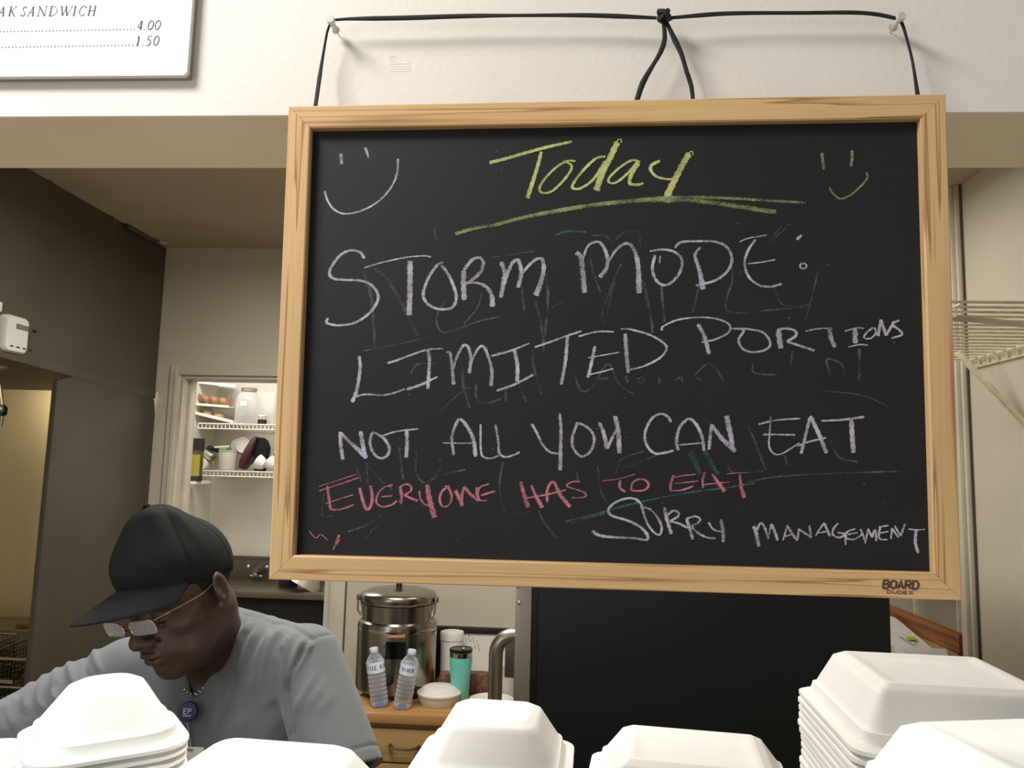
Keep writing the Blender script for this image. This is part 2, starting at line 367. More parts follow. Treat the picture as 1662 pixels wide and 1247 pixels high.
MB().lathe((hx+0.012, p[1]-0.08, p[2]+0.062), [(0.012, 0), (0.012, 0.03)], 12).build('cable_gland', m_white, w_)

# ================================================================== fryer with baskets
fz = aY(30, 1004, BY-0.02)[2]
fy = thing('fryer', (hx-0.5, 3.0, 0), 'steel fryer bench below the hood at the left edge', 'fryer')
FX1 = hx-0.02
MB().box((FX1-0.9, 3.15, 0), (FX1, BY-0.02, fz)).build('back_rail', m_steel, fy, bevel=0.006)
MB().box((FX1-0.9, 2.75, 0.0), (FX1, 3.145, fz-0.35)).build('tank', m_steeld, fy, bevel=0.006)
b0 = aY(38, 1026, 3.2)
t_ = MB().box((b0[0]-0.03, 3.19, fz), (b0[0]+0.03, 3.22, fz+0.018)).build('catch', mat('brass_catch', (150, 110, 70), 0.4, 0.8), fy, bevel=0.003)
m_wire = mat('dark_wire', (70, 64, 56), 0.35, 1.0)
for bi, (bx0, bx1) in enumerate(((FX1-0.58, FX1-0.33), (FX1-0.25, FX1-0.02))):
    bk = thing('fryer_basket', ((bx0+bx1)/2, 3.0, fz-0.3), ('fryer basket nearest the hood side panel' if bi else 'fryer basket at the left edge of the photo'), 'fryer basket', 'wire fryer baskets')
    y0, y1, zt, zb = 2.82, 3.12, fz-0.03, fz-0.26
    rim = MB().tube([(bx0, y0, zt), (bx1, y0, zt), (bx1, y1, zt+0.02), (bx0, y1, zt+0.02)], 0.005, 6, closed=True)
    rim.tube([(bx0, y0, zt-0.10), (bx1, y0, zt-0.10), (bx1, y1, zt-0.10), (bx0, y1, zt-0.10)], 0.004, 6, closed=True)
    rim.tube([(bx0, y0, zb), (bx1, y0, zb), (bx1, y1, zb), (bx0, y1, zb)], 0.004, 6, closed=True)
    rim.build('rim', m_chrome, bk, smooth=True)
    w = MB()
    n = 16
    for i in range(n+1):
        x = bx0+(bx1-bx0)*i/n; w.tube([(x, y0, zt), (x, y0, zb), (x, y1, zb), (x, y1, zt+0.02)], 0.0013, 4)
    for i in range(n+1):
        y = y0+(y1-y0)*i/n; w.tube([(bx0, y, zt), (bx0, y, zb), (bx1, y, zb), (bx1, y, zt)], 0.0013, 4)
    for i in range(1, 14):
        z = zb+(zt-zb)*i/14; w.tube([(bx0, y0, z), (bx1, y0, z), (bx1, y1, z), (bx0, y1, z)], 0.0013, 4, closed=True)
    w.build('mesh_wire', m_wire, bk, kind='stuff')
    MB().tube([((bx0+bx1)/2-0.02, y1, zt+0.02), ((bx0+bx1)/2-0.02, y1+0.02, zt+0.055), ((bx0+bx1)/2+0.02, y1+0.02, zt+0.055), ((bx0+bx1)/2+0.02, y1, zt+0.02)], 0.004, 6).build('hook', m_chrome, bk, smooth=True)
p = aY(20, 1104, 2.7)
MB().tube([(p[0]-0.25, 2.7, p[2]), (p[0]+0.02, 2.68, p[2]), (FX1-0.03, 2.73, p[2]+0.02)], 0.008, 8).build('front_rail', m_chrome, fy, smooth=True)

# ================================================================== wire shelf on the right wall
sz = 0.5*(aY(1600, 493, 1.66)[2]+aX(1640, 566, XR)[2])
sz = aX(1640, 566, XR-0.005)[2]
yn = None
for i in range(400):   # near end where the shelf reaches image row 493
    yy = 1.2+i*0.004
    if projN((XR-0.1, yy, sz))[1] > 493: yn = yy; break
yf = EY-0.03
ws = thing('wire_wall_shelf', (XR-0.15, (yn+yf)/2, sz), 'white coated wire shelf braced high on the right wall', 'shelf')
m_coat = mat('coated_wire_cream', (222, 212, 184), 0.45, var=0.12, nscale=40)
x0 = 0.74
nw = 17
wm = None
for i in range(nw):
    y = yn+(yf-yn)*i/(nw-1)
    if wm is None:
        wm = MB().tube([(x0, y, sz), (XR-0.012, y, sz), (XR-0.006, y, sz-0.028)], 0.0034, 6).build('wire', m_coat, ws, smooth=True); y_first = y
    else:
        c = wm.copy(); COL.objects.link(c); c.location.y += y-y_first
for (x, z) in ((x0, sz-0.004), (XR-0.012, sz-0.004), (XR-0.006, sz-0.030), (x0+0.15, sz-0.004)):
    MB().tube([(x, yn-0.005, z), (x, yf+0.005, z)], 0.0032, 6).build('long_wire', m_coat, ws, smooth=True)
def strap(a, b, w, t, name, lab=None):
    a = Vector(a); b = Vector(b); d = (b-a).normalized(); s_ = Vector((0, 1, 0)); n_ = d.cross(s_).normalized()
    mb = MB(); vs = []
    for p in (a, b):
        for (i, j) in ((-1, -1), (1, -1), (1, 1), (-1, 1)): vs.append(p+s_*i*w/2+n_*j*t/2)
    mb.add(vs, [(0, 3, 2, 1), (4, 5, 6, 7), (0, 1, 5, 4), (1, 2, 6, 5), (2, 3, 7, 6), (3, 0, 4, 7)])
    return mb.build(name, m_coat, ws, bevel=0.002, label=lab)
b0_ = aZ(1553, 572, sz-0.006); by = b0_[1]; b1_ = aX(1668, 692, XR-0.004)
strap(tuple(b0_), tuple(b1_), 0.020, 0.012, 'brace', 'diagonal brace down to the wall')

q0 = aZ(1545, 515, sz-0.012); q1 = aZ(1670, 528, sz-0.012); strap(tuple(q0), tuple(q1), 0.05, 0.004, 'cross_strap')

# ================================================================== wood topped cabinet in the alcove
pn = aX(1590, 1052, XR-0.015); pz = pn[2]+0.02
cb = thing('wooden_partition', (XR+0.0, 3.0, 0), 'pale wooden half partition with a brown top rail in the right alcove', 'partition')
m_oak = wood('brown_oak', (168, 104, 54), (112, 62, 28), 0.45, axis=1, scale=30)
m_maple = wood('pale_maple', (214, 176, 118), (186, 142, 88), 0.5, axis=2, scale=22)
cx0 = XR-0.03
MB().box((cx0, EY+0.07, pz-0.062), (cx0+0.03, BY-0.005, pz)).build('top_rail', m_oak, cb, bevel=0.004)
MB().box((cx0+0.004, EY+0.09, 0.0), (cx0+0.026, BY-0.007, pz-0.0625)).build('panel', m_maple, cb, bevel=0.003)
# white paper bag leaning on the cabinet
c1 = aX(1447, 1010, 1.18); 
bagy = 2.72
bg = thing('white_sack', (1.13, 2.9, 0.3), 'white paper sack with a yellow green mark beside the wooden partition', 'bag')
P1 = aX(1522, 1060, cx0-0.012); P2 = aX(1449, 1001, cx0-0.012)
gs = (P2[2]-P1[2])/(P2[1]-P1[1]); ya = P1[1]-0.10; za = P1[2]-gs*0.10*1.15
prof_ = cr_spline([(P2[1]+0.03, 0.002), (P2[1]+0.035, P2[2]-0.05), (P2[1], P2[2]), ((P1[1]+P2[1])/2, (P1[2]+P2[2])/2+0.004), (P1[1], P1[2]), (ya, za), (ya-0.03, 0.5), (ya-0.02, 0.002)], 0.04)
mb = MB()
mb.rings([[(x, p[0], p[1]) for p in [(q[0]*(1-k)+((P1[1]+P2[1])/2)*k, q[1]) for q in prof_]] for x, k in ((1.135, 0.10), (1.150, 0.02), (1.20, 0.0), (cx0-0.014, 0.0))])
mb.build('sack', mat('white_paper', (226, 224, 222), 0.6, var=0.03, nscale=20, bump=0.3, bscale=20), bg, smooth=True)
nsl = np.array([0, -gs, 1.0]); nsl /= np.linalg.norm(nsl)
def onslope(px, py):
    d = ray(px, py); t = ((P1-CAM)@nsl)/(d@nsl); return CAM+d*t+nsl*0.010
flat = MB(); flat_ribbon_pts = [onslope(1472, 1041), onslope(1486, 1041)]
q = flat_ribbon_pts; w_ = np.array([0, 1, gs])*0.014
flat.add([q[0]-w_, q[1]-w_, q[1]+w_, q[0]+w_], [(0, 1, 2, 3)]); flat.build('print_mark', mat('lime_print', (176, 196, 40), 0.6), bg, label='yellow green printed dash')
MB().tube([onslope(1460, 1038), onslope(1484, 1053), onslope(1487, 1042)], 0.0018, 4).build('print_line', mat('grey_print', (120, 120, 116), 0.6), bg)
# low wire rack seen over the cabinet
rk = thing('steel_rack', (1.75, 3.2, 0), 'thin white metal rack against the back wall of the alcove', 'rack')
zr = pz+0.17
for x in (1.45, 1.62, 2.05): MB().box((x, 3.30, 0), (x+0.012, 3.312, pz+0.5)).build('post', m_coat, rk)
MB().box((1.40, 3.28, zr), (2.10, 3.30, zr+0.025)).build('rail', mat('grey_rail', (150, 144, 130), 0.5), rk)
MB().box((1.40, 3.05, zr+0.002), (1.43, 3.28, zr+0.025)).build('rail', MATS['grey_rail'], rk)

# ================================================================== refrigerator seen from its black side
FYR = 1.70
fx0 = aY(862, 1050, FYR)[0]; fx1 = aY(1446, 1000, FYR)[0]; 
fr = thing('refrigerator', ((fx0+fx1)/2, FYR+0.4, 0), 'large refrigerator with black side and steel door edge behind the chalkboard', 'refrigerator')
m_frb = mat('black_textured_side', (24, 24, 26), 0.55, var=0.15, nscale=4, bump=0.12, bscale=220, spec=0.35)
MB().box((fx0+0.012, FYR, 0.05), (fx1, FYR+0.75, 1.78)).build('body', m_frb, fr, bevel=0.006)
MB().box((fx0, FYR+0.004, 0.08), (fx0+0.0119, FYR+0.74, 1.77)).build('gasket', m_black, fr)
dx0 = aY(835, 1050, FYR)[0]
MB().box((dx0, FYR, 0.08), (fx0-0.0005, FYR+0.745, 1.775)).build('door', mat('satin_steel_edge', (168, 160, 150), 0.42, 0.8, var=0.08, nscale=4, stretch=(1, 1, 0.05)), fr, bevel=0.004)
p = aY(843, 979, FYR); MB().sphere((p[0], FYR, p[2]), 0.0045, 10, 6, (1, 0.5, 1)).build('rivet', m_chrome, fr, smooth=True)
p = aY(841, 953, FYR); MB().sphere((p[0], FYR, p[2]), 0.0035, 10, 6, (1, 0.5, 1)).build('rivet', m_chrome, fr, smooth=True)
hy = FYR+0.035
t0 = aY(833, 1031, hy); t1 = aY(804, 1070, hy); r_ = 0.0155
zt_ = t0[2]; xo = aY(804, 1100, hy)[0]
pts = [(dx0+0.002, hy, zt_)]
for i in range(7):
    a_ = pi/2*i/6; R_ = 0.040; pts.append((xo+R_-R_*sin(a_), hy, zt_-R_+R_*cos(a_)))
pts += [(xo, hy, zt_-0.35)]
for i in range(7):
    a_ = pi/2*i/6; pts.append((xo+R_-R_*cos(a_), hy, zt_-0.5-R_*sin(a_)))
pts.append((dx0+0.002, hy, zt_-0.5-R_))
MB().tube(pts, r_, 16).build('handle', mat('handle_steel', (176, 170, 160), 0.28, 1.0), fr, smooth=True, label='tubular steel door handle')
p = aY(826, 1060, hy+0.15)
MB().box((dx0-0.03, hy+0.12, p[2]-0.05), (dx0+0.001, hy+0.16, p[2]+0.05)).build('reflection_block', mat('grey_reflection', (120, 114, 106), 0.4, 0.6), fr, bevel=0.003)  # grey block stands in for a short reflection beside the handle

# ================================================================== wood counter with drawers at the back wall
CY0 = 2.80
zc = aY(640, 1158, CY0)[2]
cx_l = aY(560, 1150, CY0)[0]; cx_r = 0.9
ct = thing('drawer_cabinet', ((cx_l+cx_r)/2, 3.1, 0), 'light wood drawer cabinet below the coffee urn', 'cabinet')
m_ctop = wood('butcher_top', (190, 146, 92), (158, 110, 62), 0.35, axis=0, scale=26)
m_drw = wood('drawer_front_wood', (188, 156, 106), (164, 126, 78), 0.5, axis=0, scale=26)
MB().box((cx_l+0.02, CY0+0.02, 0.0), (cx_r, BY-0.025, zc-0.036)).build('body', m_drw, ct, bevel=0.002)
wt = MB().box((cx_l, CY0-0.01, zc-0.035), (cx_r+0.02, BY-0.022, zc)).build('worktop', m_ctop, org=(cx_l, CY0, zc-0.035), bevel=0.006)
tag(wt, 'varnished wooden worktop carrying the coffee urn and water bottles', 'worktop')
x = cx_l+0.02; xi = 0
for (wd) in (0.36, 0.36, 0.36, 0.36):
    z = zc-0.055
    for hh in (0.11, 0.062, 0.20, 0.22):
        dr_ = MB().box((x+0.006, CY0, z-hh), (x+wd-0.004, CY0+0.019, z)).build('drawer', m_drw, ct, bevel=0.003)
        if hh != 0.062:
            zc_ = z-hh/2; xc = x+wd*0.55
            pts = [(xc-0.05, CY0, zc_), (xc-0.045, CY0-0.02, zc_), (xc-0.02, CY0-0.026, zc_-0.003), (xc+0.02, CY0-0.026, zc_-0.003), (xc+0.045, CY0-0.02, zc_), (xc+0.05, CY0, zc_)]
            hd = MB().tube(pts, [0.008, 0.006, 0.004, 0.004, 0.006, 0.008], 8).build('handle', mat('antique_nickel', (120, 108, 92), 0.3, 1.0), dr_, smooth=True)
        z -= hh+0.006
    x += wd+0.004
# ================================================================== chalkboard
CP = [(467, 172), (1534, 152), (1563, 975), (437, 941)]
rs = [ray(*p) for p in CP]
t_ = np.linalg.solve(np.array([-rs[1], rs[2], -rs[3]]).T, -rs[0]); t_ = [1, *t_]
PP = [a*b for a, b in zip(t_, rs)]
sc_ = 0.62/np.linalg.norm(PP[1]-PP[0]); PP = [CAM+p*sc_ for p in PP]
BW = 0.62; BH = 0.5*(np.linalg.norm(PP[3]-PP[0])+np.linalg.norm(PP[2]-PP[1]))
BC = sum(PP)/4; ex = (PP[1]-PP[0]); ex /= np.linalg.norm(ex); ez = (PP[0]-PP[3]); ez -= ex*(ez@ex); ez /= np.linalg.norm(ez); ey = np.cross(ez, ex)
def bl(px, py, yl=0.0):
    d = ray(px, py); t = (yl-(CAM-BC)@ey)/(d@ey); P = CAM+d*t-BC
    return (P@ex, yl, P@ez)
bd = thing('chalkboard', BC, 'pine framed black chalkboard with chalk writing hanging in the opening', 'chalkboard')
bd.matrix_world = Matrix(((ex[0], ey[0], ez[0], BC[0]), (ex[1], ey[1], ez[1], BC[1]), (ex[2], ey[2], ez[2], BC[2]), (0, 0, 0, 1)))
bd['_org'] = (0.0, 0.0, 0.0)
pine_x = wood('pine_rail', (228, 188, 134), (170, 122, 76), 0.42, axis=0, scale=95, line=0.15)
pine_z = wood('pine_stile', (228, 188, 134), (170, 122, 76), 0.42, axis=2, scale=95, line=0.15)
fw = 0.0228; hw, hh = BW/2, BH/2; fd = 0.020; rc = 0.0085
def rail(o1, o2, i1, i2, m):
    # outer edge o1-o2, inner edge i1-i2; front at y=0, back at fd, slightly eased front edges
    e = 0.0012
    def L(p, q, t): return (p[0]+(q[0]-p[0])*t, p[1]+(q[1]-p[1])*t)
    prof = [(0, fd), (0, e), (0.05, 0), (0.94, 0), (1, e*0.8), (1, fd)]
    n = len(prof); A = [(*[L(o1, i1, t)[0]], y, L(o1, i1, t)[1]) for t, y in prof]; B = [(L(o2, i2, t)[0], y, L(o2, i2, t)[1]) for t, y in prof]
    mb = MB(); mb.rings([A, B]); return mb.build('frame_rail', m, bd)
g = 0.00012
O = [(-hw, hh), (hw, hh), (hw, -hh), (-hw, -hh)]; I = [(-hw+fw, hh-fw), (hw-fw, hh-fw), (hw-fw, -hh+fw), (-hw+fw, -hh+fw)]
def sh_(p, dx, dz): return (p[0]+dx, p[1]+dz)
rail(sh_(O[0], g, 0), sh_(O[1], -g, 0), sh_(I[0], g, 0), sh_(I[1], -g, 0), pine_x)
rail(sh_(O[3], g, 0), sh_(O[2], -g, 0), sh_(I[3], g, 0), sh_(I[2], -g, 0), pine_x)
rail(sh_(O[0], 0, -g), sh_(O[3], 0, g), sh_(I[0], 0, -g), sh_(I[3], 0, g), pine_z)
rail(sh_(O[1], 0, -g), sh_(O[2], 0, g), sh_(I[1], 0, -g), sh_(I[2], 0, g), pine_z)
m_slate = mat('chalkboard_black', (25, 25, 26), 0.62, var=0.12, nscale=9, bump=0.06, bscale=900, spec=0.35)
MB().box((-hw+fw-0.004, rc, -hh+fw-0.004), (hw-fw+0.004, rc+0.003, hh-fw+0.004)).build('slate', m_slate, bd)
MB().box((-hw+fw-0.003, rc+0.0032, -hh+fw-0.003), (hw-fw+0.003, fd-0.001, hh-fw+0.003)).build('backing', mat('hardboard', (120, 90, 60), 0.8), bd)

# ---- chalk strokes, measured in enlarged crops of the board
CR = {'A': (480, 180, 3.898), 'B': (700, 200, 3.898), 'C': (1080, 200, 3.613), 'D': (500, 380, 3.957), 'E': (900, 360, 2.77),
      'F': (480, 660, 3.957), 'G': (840, 650, 4.155), 'H': (1180, 650, 3.779)}
def cc(k, *pts): x, y, s = CR[k]; return [(x+a/s, y+b/s) for a, b in pts]
YC = rc-0.0004
_lay = [0]
def stroke(mb, uvs, pts, w, layer=0, raw=False):
    P = cr_spline(pts, 1.6) if not raw else [np.array(p) for p in pts]
    n = len(P)
    if n < 2: return
    w0, w1 = (w if isinstance(w, tuple) else (w, w))
    k0 = len(mb.v); yl = YC-0.00003*layer-0.000004*(_lay[0] % 20); _lay[0] += 1
    for i in range(n):
        t = P[min(i+1, n-1)]-P[max(i-1, 0)]; L = np.hypot(*t) or 1; nx, ny = -t[1]/L, t[0]/L
        # a flat piece of chalk: a touch thicker on the down strokes
        dirf = 0.82+0.30*abs(t[1]/L)
        ww = (w0+(w1-w0)*i/(n-1))*dirf*(1+0.10*sin(i*0.9+k0))*0.5
        if i == 0 or i == n-1: ww *= 0.72
        for s_ in (-1, 1):
            mb.v.append(tuple(bl(P[i][0]+nx*ww*s_, P[i][1]+ny*ww*s_, yl))); uvs.append((i*0.1, 0.5+0.5*s_))
    for i in range(n-1):
        a = k0+2*i; mb.f.append((a, a+2, a+3, a+1))
def writing(name, m, items, label=None, layer=0):
    mb = MB(); uvs = []
    for pts, w in items: stroke(mb, uvs, pts, w, layer)
    o = mb.build(name, m, bd, label=label)
    ul = o.data.uv_layers.new(name='UVMap')
    for lp in o.data.loops: ul.data[lp.index].uv = uvs[lp.vertex_index]
    return o
ch_lav = chalk('chalk_lavender', (204, 196, 212), 0.60)
ch_wht = chalk('chalk_pale', (205, 196, 205), 0.72)
ch_yel = chalk('chalk_yellow', (200, 204, 134), 0.80)
ch_yel2 = chalk('chalk_yellow_thin', (158, 166, 118), 0.5)
ch_pnk = chalk('chalk_pink', (212, 132, 144), 0.58)
ch_gh = chalk('chalk_ghost', (120, 124, 124), 0.18)
ch_gt = chalk('chalk_ghost_teal', (90, 140, 150), 0.22)
S = 3.957
D = 'D'; E_ = 'E'; F = 'F'; G = 'G'; H = 'H'
writing('chalk_smiley', ch_lav, [
    (cc('A', (285, 270), (288, 300), (290, 338)), 5.2), (cc('A', (438, 233), (450, 260), (461, 300)), (5, 2.5)),
    (cc('A', (182, 506), (205, 575), (250, 630), (320, 652), (420, 630), (520, 575), (600, 490), (640, 400), (648, 303)), 3.4)], 'lavender chalk smiling face')
writing('chalk_smiley', ch_yel2, [
    (cc('C', (918, 175), (922, 220), (928, 270)), 5.2), (cc('C', (1095, 160), (1094, 200), (1088, 254)), 5),
    (cc('C', (960, 376), (985, 415), (1025, 443), (1080, 425), (1140, 375), (1182, 325), (1180, 288)), 3.8)], 'yellow chalk smiling face')
writing('chalk_word', ch_yel, [
    (cc('B', (368, 250), (480, 222), (690, 162), (890, 116)), (6.5, 5.5)), (cc('B', (697, 180), (665, 300), (608, 474)), (5.0, 7)),
    (cc('B', (912, 240), (860, 240), (790, 280), (720, 350), (685, 410), (700, 440), (760, 432), (830, 370), (882, 300), (882, 262), (835, 240)), 4.2),
    (cc('B', (1102, 210), (1040, 225), (960, 300), (900, 380), (897, 412), (950, 410), (1030, 350), (1100, 240)), 4.6), (cc('B', (1178, 120), (1130, 220), (1080, 320), (1045, 427)), (9, 10)),
    (cc('B', (1172, 122), (1185, 103), (1202, 103), (1200, 125)), 2),
    (cc('B', (1322, 245), (1270, 235), (1200, 275), (1130, 340), (1125, 375), (1170, 375), (1240, 320), (1300, 250)), 4.2), (cc('B', (1310, 250), (1268, 320), (1255, 378), (1300, 390), (1342, 380)), (7.5, 5)),
    (cc('B', (1447, 238), (1395, 265), (1390, 300), (1430, 340), (1500, 355), (1530, 350)), (6, 3.5)), (cc('B', (1632, 190), (1570, 300), (1488, 467)), (9, 10.5)),
    (cc('B', (1628, 190), (1645, 178), (1656, 186), (1654, 204)), 2)], 'yellow chalk word Today')
writing('chalk_underline', ch_yel2, [
    (cc('B', (152, 700), (280, 665), (400, 645), (560, 602), (700, 573), (1000, 522), (1300, 490), (1480, 485))+cc('C', (0, 455), (150, 452), (400, 485), (650, 522)), (7, 10)),
    (cc('B', (1300, 485), (1500, 470))+cc('C', (60, 436), (200, 434), (450, 445), (650, 457), (825, 467)), (7, 5.5)),
    (cc('B', (180, 690), (400, 640), (700, 567), (1000, 518), (1300, 484), (1480, 480)), (3, 7))], 'yellow green double underline')
writing('chalk_word', ch_lav, [
    (cc(D, (362, 158), (335, 118), (275, 105), (215, 130), (160, 195), (137, 250), (165, 287), (240, 295), (340, 300), (410, 330), (450, 392), (435, 455), (380, 520), (300, 570), (200, 587), (130, 575), (118, 560), (130, 540)), 4.8),
    (cc(D, (360, 217), (480, 182), (620, 152), (740, 140), (790, 148)), 2.8), (cc(D, (655, 172), (654, 350), (650, 522)), 8.6),
    (cc(D, (870, 183), (835, 195), (780, 270), (742, 370), (752, 430), (800, 470), (870, 484), (930, 468), (952, 400), (925, 310), (885, 235), (856, 202)), 5),
    (cc(D, (1003, 425), (1000, 330), (1000, 235)), 8.5), (cc(D, (1000, 235), (1050, 170), (1097, 152), (1125, 180), (1110, 240), (1060, 290), (1015, 318)), 6),
    (cc(D, (1015, 316), (1090, 315), (1150, 345), (1180, 400), (1185, 468)), (4, 8)),
    (cc(D, (1240, 178), (1262, 240), (1256, 300), (1238, 408)), 7), (cc(D, (1245, 380), (1275, 270), (1310, 190), (1345, 165), (1365, 210), (1368, 270), (1348, 345)), (5, 7)),
    (cc(D, (1352, 340), (1375, 260), (1420, 200), (1470, 160), (1505, 165), (1513, 230), (1495, 310), (1462, 395)), (3, 9))], 'lavender chalk word STORM')
writing('chalk_word', ch_lav, [
    (cc(E_, (96, 138), (118, 160), (128, 240), (135, 320)), 8.5), (cc(E_, (125, 175), (150, 110), (190, 90), (215, 105), (235, 150), (235, 205), (203, 250)), (3.5, 7)),
    (cc(E_, (238, 190), (275, 130), (320, 98), (355, 120), (376, 200), (380, 322)), (3.5, 9.5)),
    (cc(E_, (428, 133), (490, 125), (545, 138), (573, 172), (565, 225), (530, 270), (490, 285), (455, 260), (440, 210), (452, 150)), 5), (cc(E_, (476, 153), (472, 187)), 2.2),
    (cc(E_, (540, 117), (570, 92), (640, 88), (720, 90), (775, 115), (798, 170), (775, 225), (720, 265), (635, 287)), 4.8), (cc(E_, (655, 116), (632, 150), (652, 220), (668, 305)), (4, 9)),
    (cc(E_, (833, 90), (870, 75), (955, 60)), 3), (cc(E_, (905, 80), (870, 130), (855, 190), (875, 250), (920, 285), (970, 292), (1022, 280)), 4.4), (cc(E_, (868, 189), (930, 182), (992, 171)), 2.8),
    (cc(E_, (1088, 80), (1112, 61)), 5), (cc(E_, (1118, 187), (1131, 192), (1133, 202), (1122, 211), (1107, 208), (1104, 196), (1114, 186)), 3)], 'lavender chalk word MODE and colon')
writing('chalk_word', ch_lav, [
    (cc(D, (328, 783), (335, 850), (322, 960), (305, 1030), (282, 1080)), (5, 6)), (cc(D, (305, 1045), (370, 1030), (480, 1035), (560, 1018), (622, 995)), 3.8),
    (cc(D, (508, 830), (560, 815), (640, 785), (760, 745), (870, 735)), (4.5, 3)), (cc(D, (770, 748), (780, 810), (775, 900), (768, 997)), 5.4), (cc(D, (632, 998), (720, 970), (832, 917)), (6, 3.5)),
    (cc(D, (888, 760), (912, 765), (925, 850), (935, 967)), (4, 6)), (cc(D, (930, 870), (960, 780), (1000, 715), (1030, 730), (1045, 800), (1035, 895)), (4, 6)), (cc(D, (1038, 890), (1050, 820), (1090, 740), (1125, 722), (1155, 780), (1180, 880), (1175, 977)), (3.5, 6)),
    (cc(D, (1178, 783), (1300, 750), (1422, 702)), (5, 3)), (cc(D, (1325, 740), (1345, 850), (1342, 948)), 6), (cc(D, (1210, 1007), (1330, 965), (1448, 903)), 4.4),
    (cc(D, (1455, 728), (1560, 692), (1660, 655))+cc(E_, (122, 492)), 4), (cc(E_, (58, 512), (50, 620), (30, 733)), 5.4),
    (cc(E_, (108, 516), (190, 495), (267, 495)), 3.6), (cc(E_, (182, 560), (165, 640), (150, 702)), 5), (cc(E_, (150, 612), (220, 600), (292, 587)), 2.6), (cc(E_, (145, 690), (200, 678), (264, 661)), 3),
    (cc(E_, (298, 482), (340, 484), (430, 510), (490, 545), (503, 575), (470, 615), (400, 650), (326, 668)), 4), (cc(E_, (318, 503), (323, 590), (332, 680)), 6.4)], 'lavender chalk word LIMITED')
writing('chalk_word', ch_lav, [
    (cc(E_, (482, 490), (490, 470), (560, 440), (660, 430), (740, 440), (787, 465), (780, 500), (720, 530), (660, 542)), 3.6), (cc(E_, (645, 460), (675, 520), (695, 596)), 6.4),
    (cc(E_, (792, 480), (850, 487), (828, 530), (845, 570), (890, 587), (950, 575), (970, 545), (940, 500), (880, 484), (818, 480)), 4.2),
    (cc(E_, (1006, 490), (1018, 570)), 9), (cc(E_, (1000, 488), (1040, 480), (1080, 490), (1085, 512), (1045, 540)), 5), (cc(E_, (1045, 540), (1110, 560), (1170, 580)), (4, 6)),
    (cc(E_, (1128, 493), (1180, 482), (1250, 478)), 3), (cc(E_, (1235, 482), (1245, 530), (1262, 565)), 7),
    (cc(E_, (1305, 492), (1360, 478), (1392, 480)), 3.4), (cc(E_, (1352, 482), (1352, 548)), 8.5), (cc(E_, (1322, 563), (1370, 553), (1408, 555)), 3),
    (cc(E_, (1432, 475), (1402, 500), (1392, 522), (1420, 525), (1445, 500), (1438, 475)), 3.4),
    (cc(E_, (1455, 515), (1468, 440)), 5), (cc(E_, (1468, 440), (1490, 512)), 5), (cc(E_, (1490, 512), (1528, 448)), 4.4), (cc(E_, (1550, 443), (1518, 462), (1548, 485), (1562, 508), (1515, 524)), 3.8)], 'lavender chalk word PORTIONS')
writing('chalk_word', ch_lav, [
    (cc(F, (303, 343), (290, 250), (286, 162)), 6), (cc(F, (284, 166), (360, 240), (457, 330)), (5, 8)), (cc(F, (416, 158), (430, 240), (448, 335)), 7),
    (cc(F, (492, 168), (476, 230), (500, 300), (545, 332), (590, 312), (600, 262), (565, 205), (520, 175), (488, 165)), 5), (cc(F, (552, 190), (650, 160), (787, 144)), 3.2), (cc(F, (712, 152), (715, 240), (708, 328)), 6)], 'lavender chalk word NOT')
writing('chalk_word', ch_lav, [
    (cc(F, (1015, 312), (1003, 200), (1030, 110), (1055, 83), (1095, 120), (1140, 210), (1155, 322)), (4.5, 6.5)), (cc(F, (942, 234), (1050, 236), (1150, 235)), 3),
    (cc(F, (1187, 113), (1190, 290), (1215, 328), (1260, 332), (1302, 316)), 3.4), (cc(F, (1282, 117), (1300, 220), (1308, 300), (1345, 324), (1390, 315), (1440, 294)), 4.2)], 'lavender chalk word ALL')
writing('chalk_word', ch_lav, [
    (cc(G, (96, 158), (130, 220), (170, 300), (220, 350), (282, 360)), 4.4), (cc(G, (285, 88), (293, 200), (290, 350), (288, 472)), (4.5, 6.5)),
    (cc(G, (405, 148), (370, 250), (375, 320), (410, 367), (440, 378), (492, 345), (518, 270), (500, 210), (450, 170), (398, 150)), 4.6),
    (cc(G, (551, 148), (580, 220), (605, 330)), (5, 8)), (cc(G, (605, 325), (640, 250), (672, 190)), 5), (cc(G, (658, 106), (678, 200), (688, 358)), 7.5)], 'lavender chalk word YOU')
writing('chalk_word', ch_lav, [
    (cc(G, (1035, 147), (1010, 107), (960, 92), (900, 130), (860, 220), (870, 300), (920, 355), (980, 357), (1054, 338)), 4.6),
    (cc(G, (1085, 338), (1072, 280), (1090, 190), (1130, 140), (1165, 125), (1210, 170), (1245, 250), (1258, 340)), 5.2), (cc(G, (1090, 302), (1160, 295), (1252, 287)), 3.4),
    (cc(G, (1290, 333), (1300, 240), (1310, 160)), 5.4), (cc(G, (1308, 165), (1380, 260), (1470, 346)), (6, 9)), (cc(G, (1408, 104), (1430, 200), (1455, 338)), (9, 7))], 'lavender chalk word CAN')
writing('chalk_word', ch_lav, [
    (cc(H, (192, 147), (300, 122), (448, 112)), 4), (cc(H, (268, 98), (262, 200), (258, 280), (285, 325), (330, 330), (400, 290), (445, 260)), 3), (cc(H, (220, 210), (300, 210), (418, 212)), 4),
    (cc(H, (455, 328), (480, 220), (505, 120), (522, 98)), 5), (cc(H, (515, 105), (560, 200), (612, 325)), 6.6), (cc(H, (430, 280), (500, 255), (608, 230)), 4),
    (cc(H, (578, 126), (700, 120), (842, 101)), 4.6), (cc(H, (762, 118), (768, 220), (776, 322)), 7.5)], 'lavender chalk word EAT')
